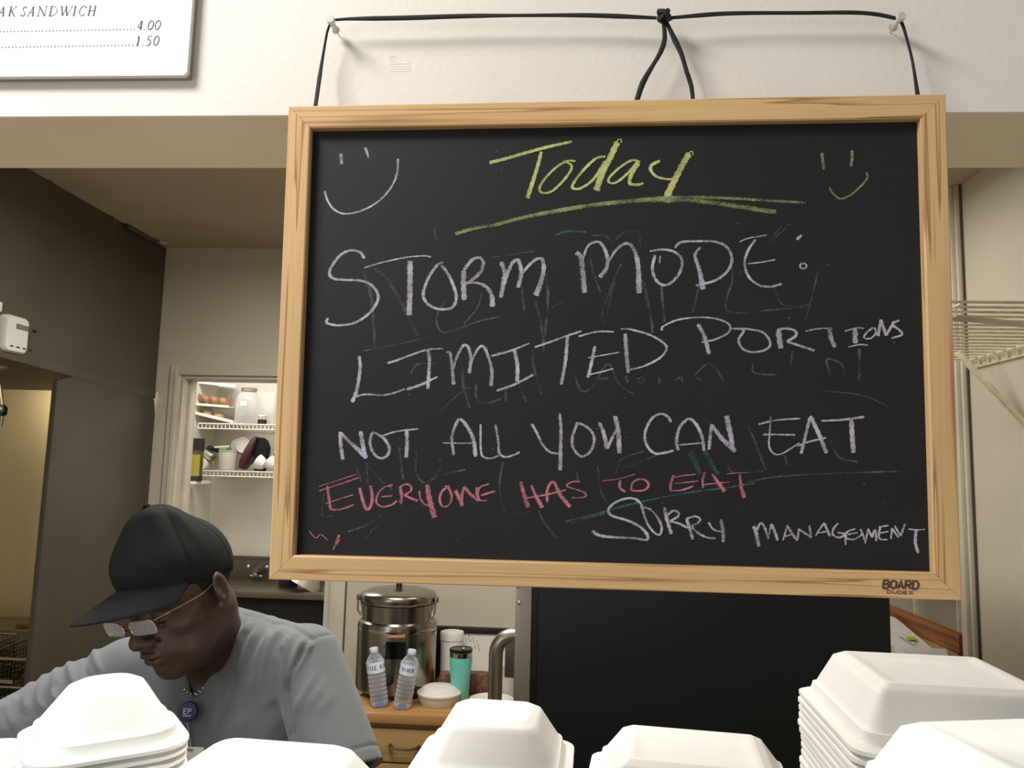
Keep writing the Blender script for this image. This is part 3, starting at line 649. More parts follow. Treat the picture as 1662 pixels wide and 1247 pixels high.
writing('chalk_word', ch_pnk, [
    (cc(F, (148, 513), (270, 475), (392, 434)), 1.8), (cc(F, (153, 541), (280, 500), (404, 457)), 2.8), (cc(F, (203, 508), (215, 600), (226, 667)), 4.4), (cc(F, (193, 623), (280, 595), (370, 567)), 2.4), (cc(F, (218, 662), (290, 660), (372, 632)), 4),
    (cc(F, (410, 522), (430, 600), (455, 662), (482, 640), (492, 580), (480, 508)), 5), (cc(F, (622, 503), (560, 525), (523, 575), (520, 620), (560, 645), (620, 630), (652, 605)), 3.6), (cc(F, (548, 580), (622, 574)), 3),
    (cc(F, (670, 515), (680, 575), (675, 628)), 5.6), (cc(F, (663, 525), (700, 500), (735, 508), (740, 540), (698, 570)), 3.6), (cc(F, (698, 570), (740, 590), (785, 606)), (4, 5.5)),
    (cc(F, (795, 543), (800, 590), (830, 630), (865, 636)), 3), (cc(F, (845, 503), (860, 600), (892, 715)), (7, 10)),
    (cc(F, (987, 510), (940, 545), (925, 600), (945, 642), (985, 632), (1002, 580), (985, 530), (958, 510)), 4), (cc(F, (1026, 538), (1050, 590), (1072, 640)), 6), (cc(F, (1068, 630), (1070, 560), (1082, 518)), 4), (cc(F, (1080, 515), (1130, 570), (1178, 607)), 5.4), (cc(F, (1178, 607), (1165, 560), (1162, 520)), 5),
    (cc(F, (1240, 498), (1185, 518), (1170, 560), (1185, 602), (1232, 603)), 3.2), (cc(F, (1190, 571), (1240, 556), (1282, 544)), 4)], 'pink chalk word EVERYONE')
writing('chalk_word', ch_pnk, [
    (cc(G, (22, 548), (45, 640), (72, 722)), (5, 7.5)), (cc(G, (93, 572), (120, 640), (168, 725)), (4, 7)), (cc(G, (62, 660), (200, 635), (328, 604)), 3.4),
    (cc(G, (200, 685), (200, 610), (225, 555), (250, 560), (290, 640), (355, 720)), (4, 6.5)), (cc(G, (422, 548), (370, 550), (330, 577), (390, 600), (455, 625), (457, 650), (410, 658), (362, 656)), 3)], 'pink chalk word HAS')
writing('chalk_word', ch_pnk, [
    (cc(G, (570, 543), (680, 530), (792, 498)), 2.4), (cc(G, (692, 538), (690, 590), (727, 617)), 4.6), (cc(G, (765, 607), (775, 560), (810, 535), (860, 538), (884, 570), (862, 602), (810, 612), (762, 604)), 3.8)], 'pink chalk word TO')
writing('chalk_word', ch_pnk, [
    (cc(G, (1202, 499), (1120, 508), (1048, 521)), 2.8), (cc(G, (1055, 503), (1035, 560), (1030, 605)), 4.8), (cc(G, (1058, 561), (1150, 552), (1218, 545)), 2.6), (cc(G, (1028, 609), (1100, 607), (1188, 579)), 3.8),
    (cc(G, (1267, 483), (1250, 530), (1250, 592)), 4.2), (cc(G, (1313, 498), (1350, 550), (1398, 614)), (4, 7)), (cc(G, (1243, 569), (1320, 562), (1428, 551)), 2.6),
    (cc(G, (1412, 497), (1480, 490), (1562, 487)), 2.4), (cc(G, (1498, 498), (1510, 590), (1530, 658)), (4, 7.5))], 'pink chalk word EAT')
writing('chalk_word', ch_lav, [
    (cc(G, (842, 732), (825, 690), (780, 662), (720, 665), (650, 695), (612, 740), (640, 780), (740, 810), (820, 850), (870, 900), (872, 940), (780, 930), (680, 925), (580, 917), (530, 902), (503, 878)), (4, 6)),
    (cc(G, (850, 720), (900, 740), (950, 800), (972, 860), (960, 905), (925, 895), (880, 840), (850, 760), (838, 705)), 3.8),
    (cc(G, (990, 722), (1000, 780), (1015, 830), (1037, 903)), 5.6), (cc(G, (1000, 785), (1050, 745), (1085, 758), (1080, 785), (1028, 815)), 4.2), (cc(G, (1028, 815), (1090, 832), (1150, 862)), 4),
    (cc(G, (1138, 797), (1160, 860), (1182, 938)), 5), (cc(G, (1138, 800), (1190, 783), (1227, 795), (1222, 822), (1172, 850)), 4), (cc(G, (1172, 850), (1220, 897), (1280, 925), (1337, 932)), 4),
    (cc(G, (1288, 823), (1320, 870), (1380, 887)), 3.4), (cc(G, (1370, 803), (1385, 870), (1388, 958)), 5.4)], 'lavender chalk word SORRY')
writing('chalk_word', ch_lav, [
    (cc(H, (162, 772), (180, 820), (196, 897)), 6), (cc(H, (180, 800), (207, 753), (232, 782), (252, 852)), 4), (cc(H, (252, 850), (262, 800), (272, 758)), 3), (cc(H, (272, 758), (292, 805), (312, 860)), 5),
    (cc(H, (343, 860), (358, 810), (372, 765)), 3), (cc(H, (372, 768), (400, 820), (432, 860)), 4.4), (cc(H, (350, 838), (410, 818)), 3),
    (cc(H, (433, 852), (440, 788)), 3.6), (cc(H, (440, 790), (518, 842)), 4), (cc(H, (516, 842), (505, 768)), 3.4),
    (cc(H, (543, 832), (568, 790), (597, 752)), 3.4), (cc(H, (597, 755), (632, 835)), 4), (cc(H, (552, 816), (625, 802)), 3),
    (cc(H, (682, 753), (652, 790), (650, 825), (690, 842), (722, 820), (678, 812)), 3.4),
    (cc(H, (787, 788), (737, 808), (732, 845), (785, 852), (832, 818)), 3.6), (cc(H, (742, 823), (802, 811)), 3), (cc(H, (724, 818), (728, 887)), 3),
    (cc(H, (818, 790), (835, 830), (850, 880)), 3.6), (cc(H, (848, 875), (866, 788)), 3), (cc(H, (866, 790), (890, 842)), 3.4), (cc(H, (890, 840), (908, 795), (916, 864)), 3.6),
    (cc(H, (942, 772), (932, 815), (938, 850), (985, 856)), 3.2), (cc(H, (930, 777), (990, 768)), 3), (cc(H, (934, 815), (990, 805)), 3),
    (cc(H, (1005, 852), (1012, 785)), 3.2), (cc(H, (1012, 787), (1052, 842)), 3.4), (cc(H, (1028, 770), (1065, 832)), 3.2), (cc(H, (1065, 832), (1092, 757)), 3.6),
    (cc(H, (1112, 789), (1160, 795), (1215, 792)), 3), (cc(H, (1160, 795), (1155, 870), (1173, 938)), 5)], 'lavender chalk word MANAGEMENT')
writing('erased_chalk', ch_gh, [
    (cc(D, (430, 225), (500, 280), (600, 440), (700, 655)), 7), (cc(D, (400, 330), (420, 560), (430, 728)), 6), (cc(D, (880, 420), (825, 540), (860, 630), (960, 610), (1100, 560), (1240, 530)), 3.6),
    (cc(D, (1120, 360), (1090, 470), (1000, 580)), 3), (cc(D, (1175, 152), (1320, 130), (1455, 112)), 3.2), (cc(D, (1535, 250), (1540, 450), (1510, 730)), 5), (cc(D, (1460, 430), (1500, 600), (1515, 760)), 5), (cc(D, (1640, 430), (1540, 490)), 4),
    (cc(D, (1370, 330), (1390, 490)), 4), (cc('A', (875, 735), (890, 820)), 4), (cc('A', (430, 1010), (450, 1090), (480, 1180)), 5),
    (cc(E_, (790, 170), (800, 260), (780, 400), (1000, 395), (1150, 380)), 4.6), (cc(E_, (1185, 215), (1160, 330), (1120, 470)), 3.4), (cc(E_, (985, 290), (1030, 375), (1150, 375)), 3.2), (cc(E_, (160, 170), (185, 260), (210, 320)), 4),
    (cc(E_, (300, 190), (270, 260), (228, 442), (218, 400), (265, 270)), 5), (cc(E_, (400, 260), (435, 445), (440, 500)), 5), (cc(E_, (480, 290), (495, 450)), 4.6), (cc(E_, (650, 290), (620, 410)), 4),
    (cc(E_, (170, 62), (230, 64), (262, 92), (310, 50), (380, 45), (385, 110)), 4.6), (cc(E_, (1020, 20), (960, 100), (1060, 10)), 3.6),
    (cc(E_, (90, 690), (120, 760), (170, 745), (240, 640), (290, 730), (360, 778)), 4), (cc(E_, (630, 690), (690, 640), (740, 680), (765, 745)), 4), (cc(E_, (890, 640), (900, 680), (1000, 690)), 4), (cc(E_, (1240, 690), (1225, 620), (1290, 640), (1300, 690)), 4.4), (cc(E_, (1370, 570), (1370, 715)), 6), (cc(E_, (1070, 580), (1060, 655)), 4), (cc(E_, (1500, 830), (1380, 780), (1200, 760)), 3),
    (cc(F, (385, 380), (420, 480)), 4.6), (cc(F, (455, 360), (465, 500)), 4), (cc(F, (455, 370), (540, 470), (620, 530)), 4), (cc(F, (665, 260), (690, 470)), 4), (cc(F, (775, 280), (775, 430), (840, 490), (930, 400), (925, 330)), 4), (cc(F, (860, 480), (950, 440), (1090, 405)), 4),
    (cc(F, (1330, 360), (1310, 520), (1360, 680), (1520, 670)), 4), (cc(F, (340, 803), (440, 770), (560, 690)), 4.4), (cc(F, (180, 560), (170, 700), (240, 700)), 3.4), (cc(F, (440, 852), (475, 825), (490, 795), (532, 770)), 2.6),
    (cc(F, (1560, 670), (1600, 750), (1680, 850)), 4), (cc(D, (660, 900), (700, 840), (830, 830)), 4), (cc(D, (990, 850), (1000, 980), (1040, 1120)), 5.4), (cc(D, (1080, 960), (1080, 1050), (1130, 1090), (1240, 1060)), 5), (cc(D, (1270, 960), (1270, 1080)), 5), (cc(D, (1330, 880), (1400, 1080)), 5), (cc(D, (1440, 740), (1450, 850), (1500, 1030)), 5),
    (cc(D, (850, 1140), (1000, 1000), (1050, 990)), 3), (cc(D, (360, 750), (520, 720), (800, 660)), 3), (cc(G, (350, 830), (450, 800), (600, 760)), 4),
    (cc(G, (660, 500), (700, 400), (850, 345)), 4), (cc(G, (700, 470), (900, 385), (1000, 340)), 3.4), (cc(G, (540, 450), (560, 600), (600, 690)), 4.4), (cc(G, (1430, 350), (1440, 480), (1660, 480)), 4), (cc(G, (400, 480), (410, 560)), 4),
    (cc(H, (130, 150), (180, 280), (240, 430)), 5), (cc(H, (630, 250), (690, 350), (800, 380)), 5), (cc(H, (0, 540), (300, 470), (900, 440), (1100, 440)), 4), (cc(H, (350, 330), (370, 400)), 6)], 'faint rubbed out chalk letters', layer=-1)['kind'] = 'stuff'
writing('erased_chalk', ch_gt, [
    (cc(E_, (0, 62), (60, 44), (142, 46)), 4.6), (cc(G, (320, 818), (500, 775), (750, 705), (1100, 632), (1400, 590), (1600, 560)), 4.6), (cc(G, (1160, 345), (1200, 420), (1235, 500)), (12, 9)), (cc(G, (1262, 345), (1310, 430), (1355, 505)), (9, 8)),
    (cc(E_, (190, 710), (240, 705)), 6), (cc(E_, (320, 690), (330, 725)), 5), (cc(E_, (370, 710), (400, 700), (400, 725), (372, 722)), 4), (cc(E_, (470, 700), (472, 728)), 5), (cc(E_, (540, 715), (570, 700), (575, 725)), 4), (cc(E_, (640, 700), (665, 722)), 4), (cc(F, (335, 806), (420, 775)), 4.4)], 'faint bluish rubbed out chalk', layer=-1)['kind'] = 'stuff'
writing('chalk_scribble', ch_pnk, [
    (cc(F, (240, 922), (262, 870), (280, 825)), (2.5, 4.5)), (cc(F, (262, 890), (285, 850)), 2.2), (cc(F, (85, 800), (130, 845), (160, 822), (208, 862)), 1.6)])
rng = random.Random(3)
dots = MB()
for i in range(34):
    px, py = rng.uniform(520, 1470), rng.uniform(225, 880)
    a = bl(px, py, YC); r0 = rng.uniform(0.0002, 0.0005)
    dots.add([(a[0]+r0*cos(k*pi/3), YC, a[2]+r0*sin(k*pi/3)) for k in range(6)], [(5, 4, 3, 2, 1, 0)])
dots.build('chalk_dust', mat('chalk_dust', (150, 148, 150), 0.9), bd, kind='stuff')
# burnt-in maker's mark on the bottom rail
def line_glyphs():
    g = {}
    g['B'] = [[(0, 0), (0, 1)], [(0, 1), (.6, 1), (.75, .78), (.6, .55), (0, .52)], [(.6, .52), (.85, .28), (.65, 0), (0, 0)]]
    g['O'] = [[(.4, 1), (.8, .8), (.8, .2), (.4, 0), (0, .2), (0, .8), (.4, 1)]]
    g['A'] = [[(0, 0), (.4, 1), (.8, 0)], [(.15, .35), (.65, .35)]]
    g['R'] = [[(0, 0), (0, 1), (.6, 1), (.75, .75), (.6, .5), (0, .5)], [(.35, .5), (.8, 0)]]
    g['D'] = [[(0, 0), (0, 1), (.5, 1), (.8, .7), (.8, .3), (.5, 0), (0, 0)]]
    g['U'] = [[(0, 1), (0, .2), (.4, 0), (.8, .2), (.8, 1)]]
    g['E'] = [[(.8, 1), (0, 1), (0, 0), (.8, 0)], [(0, .5), (.6, .5)]]
    g['S'] = [[(.8, .85), (.4, 1), (0, .78), (.4, .52), (.8, .25), (.4, 0), (0, .15)]]
    g['I'] = [[(.4, 0), (.4, 1)]]
    g['C'] = [[(.8, .85), (.4, 1), (0, .8), (0, .2), (.4, 0), (.8, .15)]]
    g['V'] = [[(0, 1), (.4, 0), (.8, 1)]]
    g['P'] = [[(0, 0), (0, 1), (.6, 1), (.78, .75), (.6, .5), (0, .5)]]
    return g
GL = line_glyphs()
def flat_ribbon(mb, P3, w, nrm):
    """P3: 3D points on a plane with normal nrm"""
    n = len(P3); k0 = len(mb.v); nrm = np.array(nrm, float)
    for i in range(n):
        t = np.array(P3[min(i+1, n-1)])-np.array(P3[max(i-1, 0)]); s_ = np.cross(nrm, t); L = np.linalg.norm(s_) or 1; s_ = s_/L*w/2
        if 0 < i < n-1:
            a = np.array(P3[i])-np.array(P3[i-1]); b = np.array(P3[i+1])-np.array(P3[i]); c_ = a@b/((np.linalg.norm(a)*np.linalg.norm(b)) or 1); s_ = s_/max(0.6, sqrt(max(0.05, (1+c_)/2)))
        mb.v.append(tuple(np.array(P3[i])-s_)); mb.v.append(tuple(np.array(P3[i])+s_))
    for i in range(n-1): a = k0+2*i; mb.f.append((a, a+2, a+3, a+1))
def letters(mb, text, p0, p1, height, w, fpt, nrm, slant=0.0):
    """fit text between px points p0 and p1 on the baseline; fpt(px,py)->3D"""
    n = len(text); dx = (p1[0]-p0[0])/n; dy = (p1[1]-p0[1])/n
    for i, c in enumerate(text):
        for st in GL.get(c, []):
            pts = [fpt(p0[0]+dx*i+u*dx*0.95+slant*v*height, p0[1]+dy*i+u*dy*0.95-v*height) for u, v in st]
            flat_ribbon(mb, pts, w, nrm)
m_burn = mat('burnt_mark', (88, 62, 42), 0.8)
mk = MB(); letters(mk, 'BOARD', (1433, 955), (1493, 957), 13, 0.0018, lambda x, y: bl(x, y, -0.00025), (0, 1, 0), 0.12)
mk.build('maker_mark', m_burn, bd, label='dark burnt lettering BOARD')
mk = MB(); letters(mk, 'DUDES', (1440, 963), (1484, 965), 4.6, 0.0006, lambda x, y: bl(x, y, -0.00025), (0, 1, 0))
mk.build('maker_mark', m_burn, bd)

# ================================================================== pins and cord
YP = HY0-0.026
m_pin = mat('pin_grey', (196, 196, 190), 0.35, 0.3)
pinp = []
for i, (px, py) in enumerate(((537, 33), (1462, 28))):
    p = aY(px, py, YP); pinp.append(p)
    t = thing('push_pin', (p[0], HY0, p[2]), ('push pin at the left end of the black cord' if i == 0 else 'push pin at the right end of the black cord'), 'pin', 'pins holding the cord')
    MB().lathe((p[0], YP-0.003, p[2]), [(0.0038, 0), (0.0043, 0.001), (0.0043, 0.004), (0.0026, 0.0055), (0.0026, 0.017), (0.0042, 0.0195), (0.0042, 0.021), (0.0006, 0.0215), (0.0006, 0.0285)], 18, axis=(0, 1, 0)).build('head', m_pin, t, smooth=True)
m_cord = mat('black_lace', (18, 18, 18), 0.75, var=0.3, nscale=300, bump=0.3, bscale=900)
yc = YP+0.009
def wp(px, py, y=yc): return tuple(aY(px, py, y))
cdn = thing('hanging_cord', wp(1077, 30), 'black lace cord tied in a knot between two push pins above the chalkboard', 'cord')
def lace(name, pts, ws, parent=cdn):
    """flat lace: width varies as it twists"""
    mb = MB(); P = cr_spline(pts, 0.006); n = len(P); rings = []
    for i, p in enumerate(P):
        t = Vector(P[min(i+1, n-1)]-P[max(i-1, 0)]).normalized(); nr = Vector((0, 1, 0)); s_ = nr.cross(t).normalized(); nr = t.cross(s_)
        f_ = i/(n-1)*(len(ws)-1); k = min(int(f_), len(ws)-2); w_ = ws[k]+(ws[k+1]-ws[k])*(f_-k)
        rings.append([Vector(p)+s_*cos(a)*w_/2+nr*sin(a)*0.0014 for a in [2*pi*q/8 for q in range(8)]])
    mb.rings(rings); return mb.build(name, m_cord, parent, smooth=True)
lp, rp = pinp
d0 = 0.0045
lace('cord', [wp(512, 172, HY0-0.035), wp(521, 110), wp(531, 52), (lp[0]-d0, yc, lp[2]-0.001), (lp[0]-0.002, yc, lp[2]+d0), wp(560, 31), wp(660, 29), wp(760, 26), wp(860, 25), wp(960, 25), wp(1065, 29)],
     [0.0042, 0.0046, 0.0026, 0.0026, 0.0052, 0.0056, 0.0054, 0.0050, 0.0036, 0.0040, 0.0050, 0.0054, 0.0034])
lace('cord', [wp(1088, 29), wp(1180, 22), wp(1300, 21), wp(1400, 21), (rp[0]-0.001, yc, rp[2]+d0), (rp[0]+d0, yc, rp[2]+0.0005), wp(1471, 60), wp(1481, 100), wp(1490, 158, HY0-0.035)],
     [0.0034, 0.0050, 0.0046, 0.0040, 0.0042, 0.0046, 0.0044, 0.0024, 0.0030, 0.0048])
lace('tail', [wp(1077, 36), wp(1079, 62), wp(1072, 85), wp(1056, 112), wp(1043, 135), wp(1033, 165)], [0.0042, 0.0052, 0.0042, 0.0060, 0.0052])
lace('tail', [wp(1082, 36), wp(1092, 58), wp(1106, 88), wp(1115, 118), wp(1122, 140), wp(1125, 165)], [0.0036, 0.0060, 0.0044, 0.0048, 0.0040])
kc = wp(1077, 29)
mb = MB()
mb.sphere(kc, 0.0072, 14, 9, (1, 0.8, 0.75))
mb.tube(cr_spline([(kc[0]-0.006, kc[1]-0.004, kc[2]+0.004), (kc[0]+0.001, kc[1]-0.0075, kc[2]+0.001), (kc[0]+0.006, kc[1]-0.004, kc[2]-0.006)], 0.002), 0.003, 8)
mb.tube(cr_spline([(kc[0]-0.005, kc[1]-0.004, kc[2]-0.005), (kc[0]-0.0005, kc[1]-0.006, kc[2]-0.001), (kc[0]+0.004, kc[1]-0.005, kc[2]+0.005)], 0.002), 0.0026, 8)
mb.build('knot', m_cord, cdn, smooth=True)
# small leftover strip of tape texture on the wall
tp = MB(); 
for q in range(7):
    a = aY(631, 91+q*4, HY0); b = aY(666 if q > 2 else 642, 91+q*4, HY0)
    tp.box((a[0], HY0-0.00025, a[2]-0.0007), (b[0], HY0, a[2]+0.0003))
tg = tp.build('tape_residue', mat('tape_white', (228, 223, 216), 0.5), org=aY(650, 105, HY0)); tag(tg, 'small ribbed scrap of clear white tape left on the wall under the cord', 'tape')

# ================================================================== menu sign
ys = HY0-0.010
c1 = aY(303, 122, ys)
ms = thing('menu_sign', (c1[0]-0.25, ys, c1[2]), 'glossy white menu board with grey price lettering on the wall at top left', 'sign')
sx0, sx1, sz0, sz1 = c1[0]-0.60, c1[0], c1[2], c1[2]+0.42
MB().rings([[(p[0], ys+q, p[1]) for (p) in [(a, b) for (a, b, _) in rrect((sx1-sx0)/2*1-0.0*s_, (sz1-sz0)/2, 0.005, 0, cx=(sx0+sx1)/2, cy=(sz0+sz1)/2)]] for q, s_ in ((0.0, 1), (0.006, 1))]).build('panel', mat('sign_white', (232, 232, 232), 0.3, var=0.01), ms)
MB().box((sx0+0.002, ys+0.0062, sz0-0.0006), (sx1+0.0006, HY0-0.0005, sz1)).build('backing_frame', mat('sign_edge_grey', (150, 143, 124), 0.5), ms)
m_ink = mat('sign_ink', (48, 48, 48), 0.6, var=0.0)
fpt = lambda x, y: aY(x, y, ys-0.0004)
def Z(x, y): return (x/4.888, y/4.888)
def sgl(mb, strokes, x, y, wd, h, slant=0.22):
    """serif italic glyph: strokes (points in unit box, thickness in px)"""
    for pts, w in strokes:
        P = [(x+u*wd+slant*v*h, y-v*h) for u, v in pts]
        if len(P) > 2: P = cr_spline(P, 1.5)
        flat_ribbon(mb, [fpt(*p) for p in P], w*0.00058, (0, 1, 0))
def ser(u, v, w=.16): return ([(u-w, v), (u+w, v)], 1.1)
TK, TN = 2.6, 1.2
SG = {
 'A': [([(0.08, 0), (.62, 1)], TN), ([(.60, 1), (.80, 0)], TK), ([(.25, .36), (.72, .36)], TN), ser(.08, 0, .14), ser(.80, 0, .17)],
 'K': [([(.16, 0), (.16, 1)], TK), ([(.85, .97), (.2, .47)], TN), ([(.34, .55), (.85, 0)], TK), ser(.16, 0), ser(.16, 1), ser(.85, 1, .13), ser(.88, 0, .13)],
 'S': [([(.85, .80), (.62, .98), (.32, .92), (.25, .72), (.5, .53), (.75, .32), (.66, .06), (.35, 0), (.1, .2)], 1.5), ([(.85, .80), (.85, 1.0)], TN), ([(.1, .2), (.08, 0)], TN)],
 'N': [([(.14, 0), (.14, 1)], TN), ([(.10, 1), (.86, 0)], TK), ([(.86, 0), (.86, 1)], TN), ser(.14, 0), ser(.06, 1, .12), ser(.86, 1)],
 'D': [([(.16, 0), (.16, 1)], TK), ([(.0, 1), (.45, 1), (.85, .82), (.97, .5), (.8, .15), (.4, 0), (.0, 0)], 1.3)],
 'W': [([(.05, 1), (.28, 0)], TK), ([(.28, 0), (.52, .9)], TN), ([(.46, 1), (.68, 0)], TK), ([(.68, 0), (.98, 1)], TN), ser(.05, 1, .1), ser(.46, 1, .1), ser(.98, 1, .1)],
 'I': [([(.5, 0), (.5, 1)], TK), ser(.5, 0, .4), ser(.5, 1, .4)],
 'C': [([(.92, .78), (.72, .97), (.42, .95), (.12, .68), (.08, .32), (.35, .02), (.7, .03), (.92, .2)], 1.5), ([(.92, .78), (.92, 1)], TN)],
 'H': [([(.16, 0), (.16, 1)], TK), ([(.84, 0), (.84, 1)], TK), ([(.16, .5), (.84, .5)], TN), ser(.16, 0), ser(.16, 1), ser(.84, 0), ser(.84, 1)],
 '4': [([(.68, 0), (.68, 1)], TK), ([(.68, 1), (.02, .30)], TN), ([(.02, .28), (.98, .28)], 1.3)],
 '0': [([(.5, 1), (.16, .8), (.08, .45), (.22, .1), (.5, 0), (.82, .2), (.92, .55), (.78, .9), (.5, 1)], 1.7)],
 '1': [([(.55, 0), (.55, 1)], TK), ([(.55, 1), (.2, .82)], TN), ser(.55, 0, .35)],
 '5': [([(.9, 1), (.32, 1), (.24, .58)], 1.3), ([(.24, .58), (.6, .62), (.85, .40), (.75, .1), (.4, 0), (.1, .06)], 1.6)],
}
mb = MB()
for c, x, w, y in (('A', -22, 56, 127), ('K', 62, 58, 127), ('S', 160, 40, 127), ('A', 212, 58, 126), ('N', 290, 72, 126), ('D', 383, 60, 125), ('W', 468, 88, 124), ('I', 568, 28, 123), ('C', 618, 54, 123), ('H', 690, 60, 122)):
    X_, Y_ = Z(x, y); sgl(mb, SG[c], X_, Y_, w/4.888, 76/4.888)
mb.build('printed_text', m_ink, ms, label='grey italic capitals AK SANDWICH')
mb = MB()
def dot(mb, x, y, r):
    X_, Y_ = Z(x, y); mb.add([fpt(X_+r*cos(k*pi/3), Y_-r*sin(k*pi/3)) for k in range(6)], [(0, 1, 2, 3, 4, 5)])
for c, x, w, y in (('4', 1082, 42, 236), ('0', 1164, 46, 235), ('0', 1220, 46, 234)):
    X_, Y_ = Z(x, y); sgl(mb, SG[c], X_, Y_, w/4.888, 74/4.888)
dot(mb, 1145, 233, 1.0)
for k in range(-8, 38): dot(mb, 28+k*28, 249-k*0.45, 1.15)
mb.build('printed_text', m_ink, ms, label='dotted line and price 4.00')
mb = MB()
for c, x, w, y in (('1', 1068, 36, 361), ('5', 1150, 44, 360), ('0', 1208, 46, 359)):
    X_, Y_ = Z(x, y); sgl(mb, SG[c], X_, Y_, w/4.888, 74/4.888)
dot(mb, 1130, 358, 1.0)
for k in range(-8, 38): dot(mb, 14+k*28, 374-k*0.45, 1.15)
mb.build('printed_text', m_ink, ms, label='dotted line and price 1.50')
# ================================================================== pass shelf and serving counter
SZ = 1.25
sf = thing('pass_counter', (0, 0.8, 0), 'steel topped serving counter carrying the stacks of white foam boxes', 'counter')
MB().box((-1.35, 0.50, SZ-0.03), (1.30, 1.075, SZ)).build('top', m_steel, sf, bevel=0.004)
MB().box((-1.33, 0.62, 0.02), (1.28, 0.98, SZ-0.031)).build('body', mat('counter_laminate', (180, 170, 150), 0.6), sf, bevel=0.004)

def shell_mesh(hx, hy, h=0.050, r=0.022, tp=0.030, tz=0.0, round_=1.0):
    """foam clamshell lid: flange, sloping wall, softly rounded top with a low raised panel, and its inner face"""
    fl = 0.010
    prof = [(0, 0.0), (0, 0.0042), (-0.004, 0.0062), (-fl, 0.0068), (-fl-0.002, 0.010), (-fl-0.004, 0.016), (-fl-0.0045, 0.0185), (-fl-0.008, 0.020)]
    n1 = 7
    for i in range(1, n1+1):
        t = i/n1; prof.append((-fl-0.008-(tp-0.008)*t, 0.020+(h-0.026)*t))
    e = -fl-tp
    for i in range(1, 6):
        a = pi/2*i/5; prof.append((e-0.011*sin(a)*1.0, h-0.006+0.006*(1-cos(a)) if False else h-0.006+0.006*sin(a)))
    prof += [(e-0.018, h-0.0004), (e-0.024, h-0.0022), (e-0.030, h-0.0028)]
    R = []
    for dx, z in prof:
        rr = max(0.004, r+dx*0.35*round_); R.append(rrect(hx+dx, hy+dx, min(rr, hx+dx-0.001, hy+dx-0.001), z, 6))
    mb = MB(); mb.rings(R, cap=True, capb=False)
    t = 0.0022
    Ri = []
    for dx, z in [(0, 0.0)]+[(p[0]-t, max(0.0002, p[1]-t)) for p in prof if p[1] > 0.006]:
        rr = max(0.003, r+dx*0.35*round_); Ri.append(rrect(hx+dx, hy+dx, min(rr, hx+dx-0.001, hy+dx-0.001), z, 6))
    mb.rings(Ri, cap=True, capb=False)
    return mb
from_mesh = {}
def stack(px, py, Y, h, hx, hy, yaw, label, group, nested, r=0.022, tp=0.030, pitch=0.0095, round_=1.0, dz=0.0):
    """top centre of the uppermost box appears at (px,py) for depth Y"""
    c = aY(px, py, Y); ztop = c[2]; z0 = ztop-h
    n = int((z0-SZ)/pitch); pt = (z0-SZ-0.0004)/max(1, n)
    key = (round(hx, 4), round(hy, 4), h, r, tp)
    if key not in from_mesh:
        o = shell_mesh(hx, hy, h, r, tp, round_=round_).build('foam_box', m_foam, smooth=True, auto=50); from_mesh[key] = o.data; first = o
    else:
        first = bpy.data.objects.new('foam_box', from_mesh[key]); COL.objects.link(first)
    rg = random.Random(int(px))
    for k in range(n+1):
        o = first if k == n else first.copy()
        if k != n: COL.objects.link(o)
        last = (k == n)
        o.location = (c[0]+(0 if last else rg.uniform(-0.0012, 0.0012)), c[1]+(0 if last else rg.uniform(-0.0012, 0.0012)), SZ+0.0003+pt*k)
        o.rotation_euler = (0, 0, radians(yaw+(0 if last else rg.uniform(-0.6, 0.6))))
        tag(o, label if last else nested, 'takeout box', group)
    return c
stack(-40, 1222, 0.95, 0.055, 0.100, 0.100, 20, 'rounded white foam box just showing in the bottom left corner', 'foam boxes in the bottom left corner stack', 'white foam box nested in the bottom left corner stack', r=0.05)
stack(176, 1104, 0.95, 0.068, 0.088, 0.088, 38, 'tall rounded white foam box below the chin of the man', 'foam boxes stacked in front of the man', 'white foam box nested in the stack in front of the man', r=0.045, tp=0.036)
stack(434, 1229, 0.95, 0.060, 0.136, 0.110, -4, 'wide white foam box below the shoulder of the man', 'foam boxes stacked below the shoulder of the man', 'white foam box nested below the shoulder of the man', r=0.04, tp=0.034)
stack(803, 1152, 0.95, 0.062, 0.093, 0.090, -3, 'small white foam box in front of the teal tumbler', 'foam boxes stacked in front of the steel fridge handle', 'white foam box nested in the stack below the fridge handle', r=0.03, tp=0.030)
stack(1125, 1211, 0.95, 0.056, 0.124, 0.110, -7, 'white foam box low in front of the black refrigerator', 'foam boxes stacked in front of the black refrigerator', 'white foam box nested in front of the black refrigerator', r=0.022, tp=0.030)
stack(1516, 1086, 0.94, 0.062, 0.125, 0.122, -3, 'large white foam box on top of the tallest stack at right', 'foam boxes in the tallest stack at right', 'white foam box nested in the tallest stack at right', r=0.022, tp=0.026, pitch=0.0088)
stack(1672, 1207, 0.665, 0.060, 0.105, 0.105, 13, 'white foam box nearest the camera in the bottom right corner', 'foam boxes in the bottom right corner stack', 'white foam box nested in the bottom right corner stack', r=0.022, tp=0.026, pitch=0.0088)
# ================================================================== things on the wooden worktop
def zat(px, py, Y): return aY(px, py, Y)[2]
def xat(px, py, Y): return aY(px, py, Y)[0]
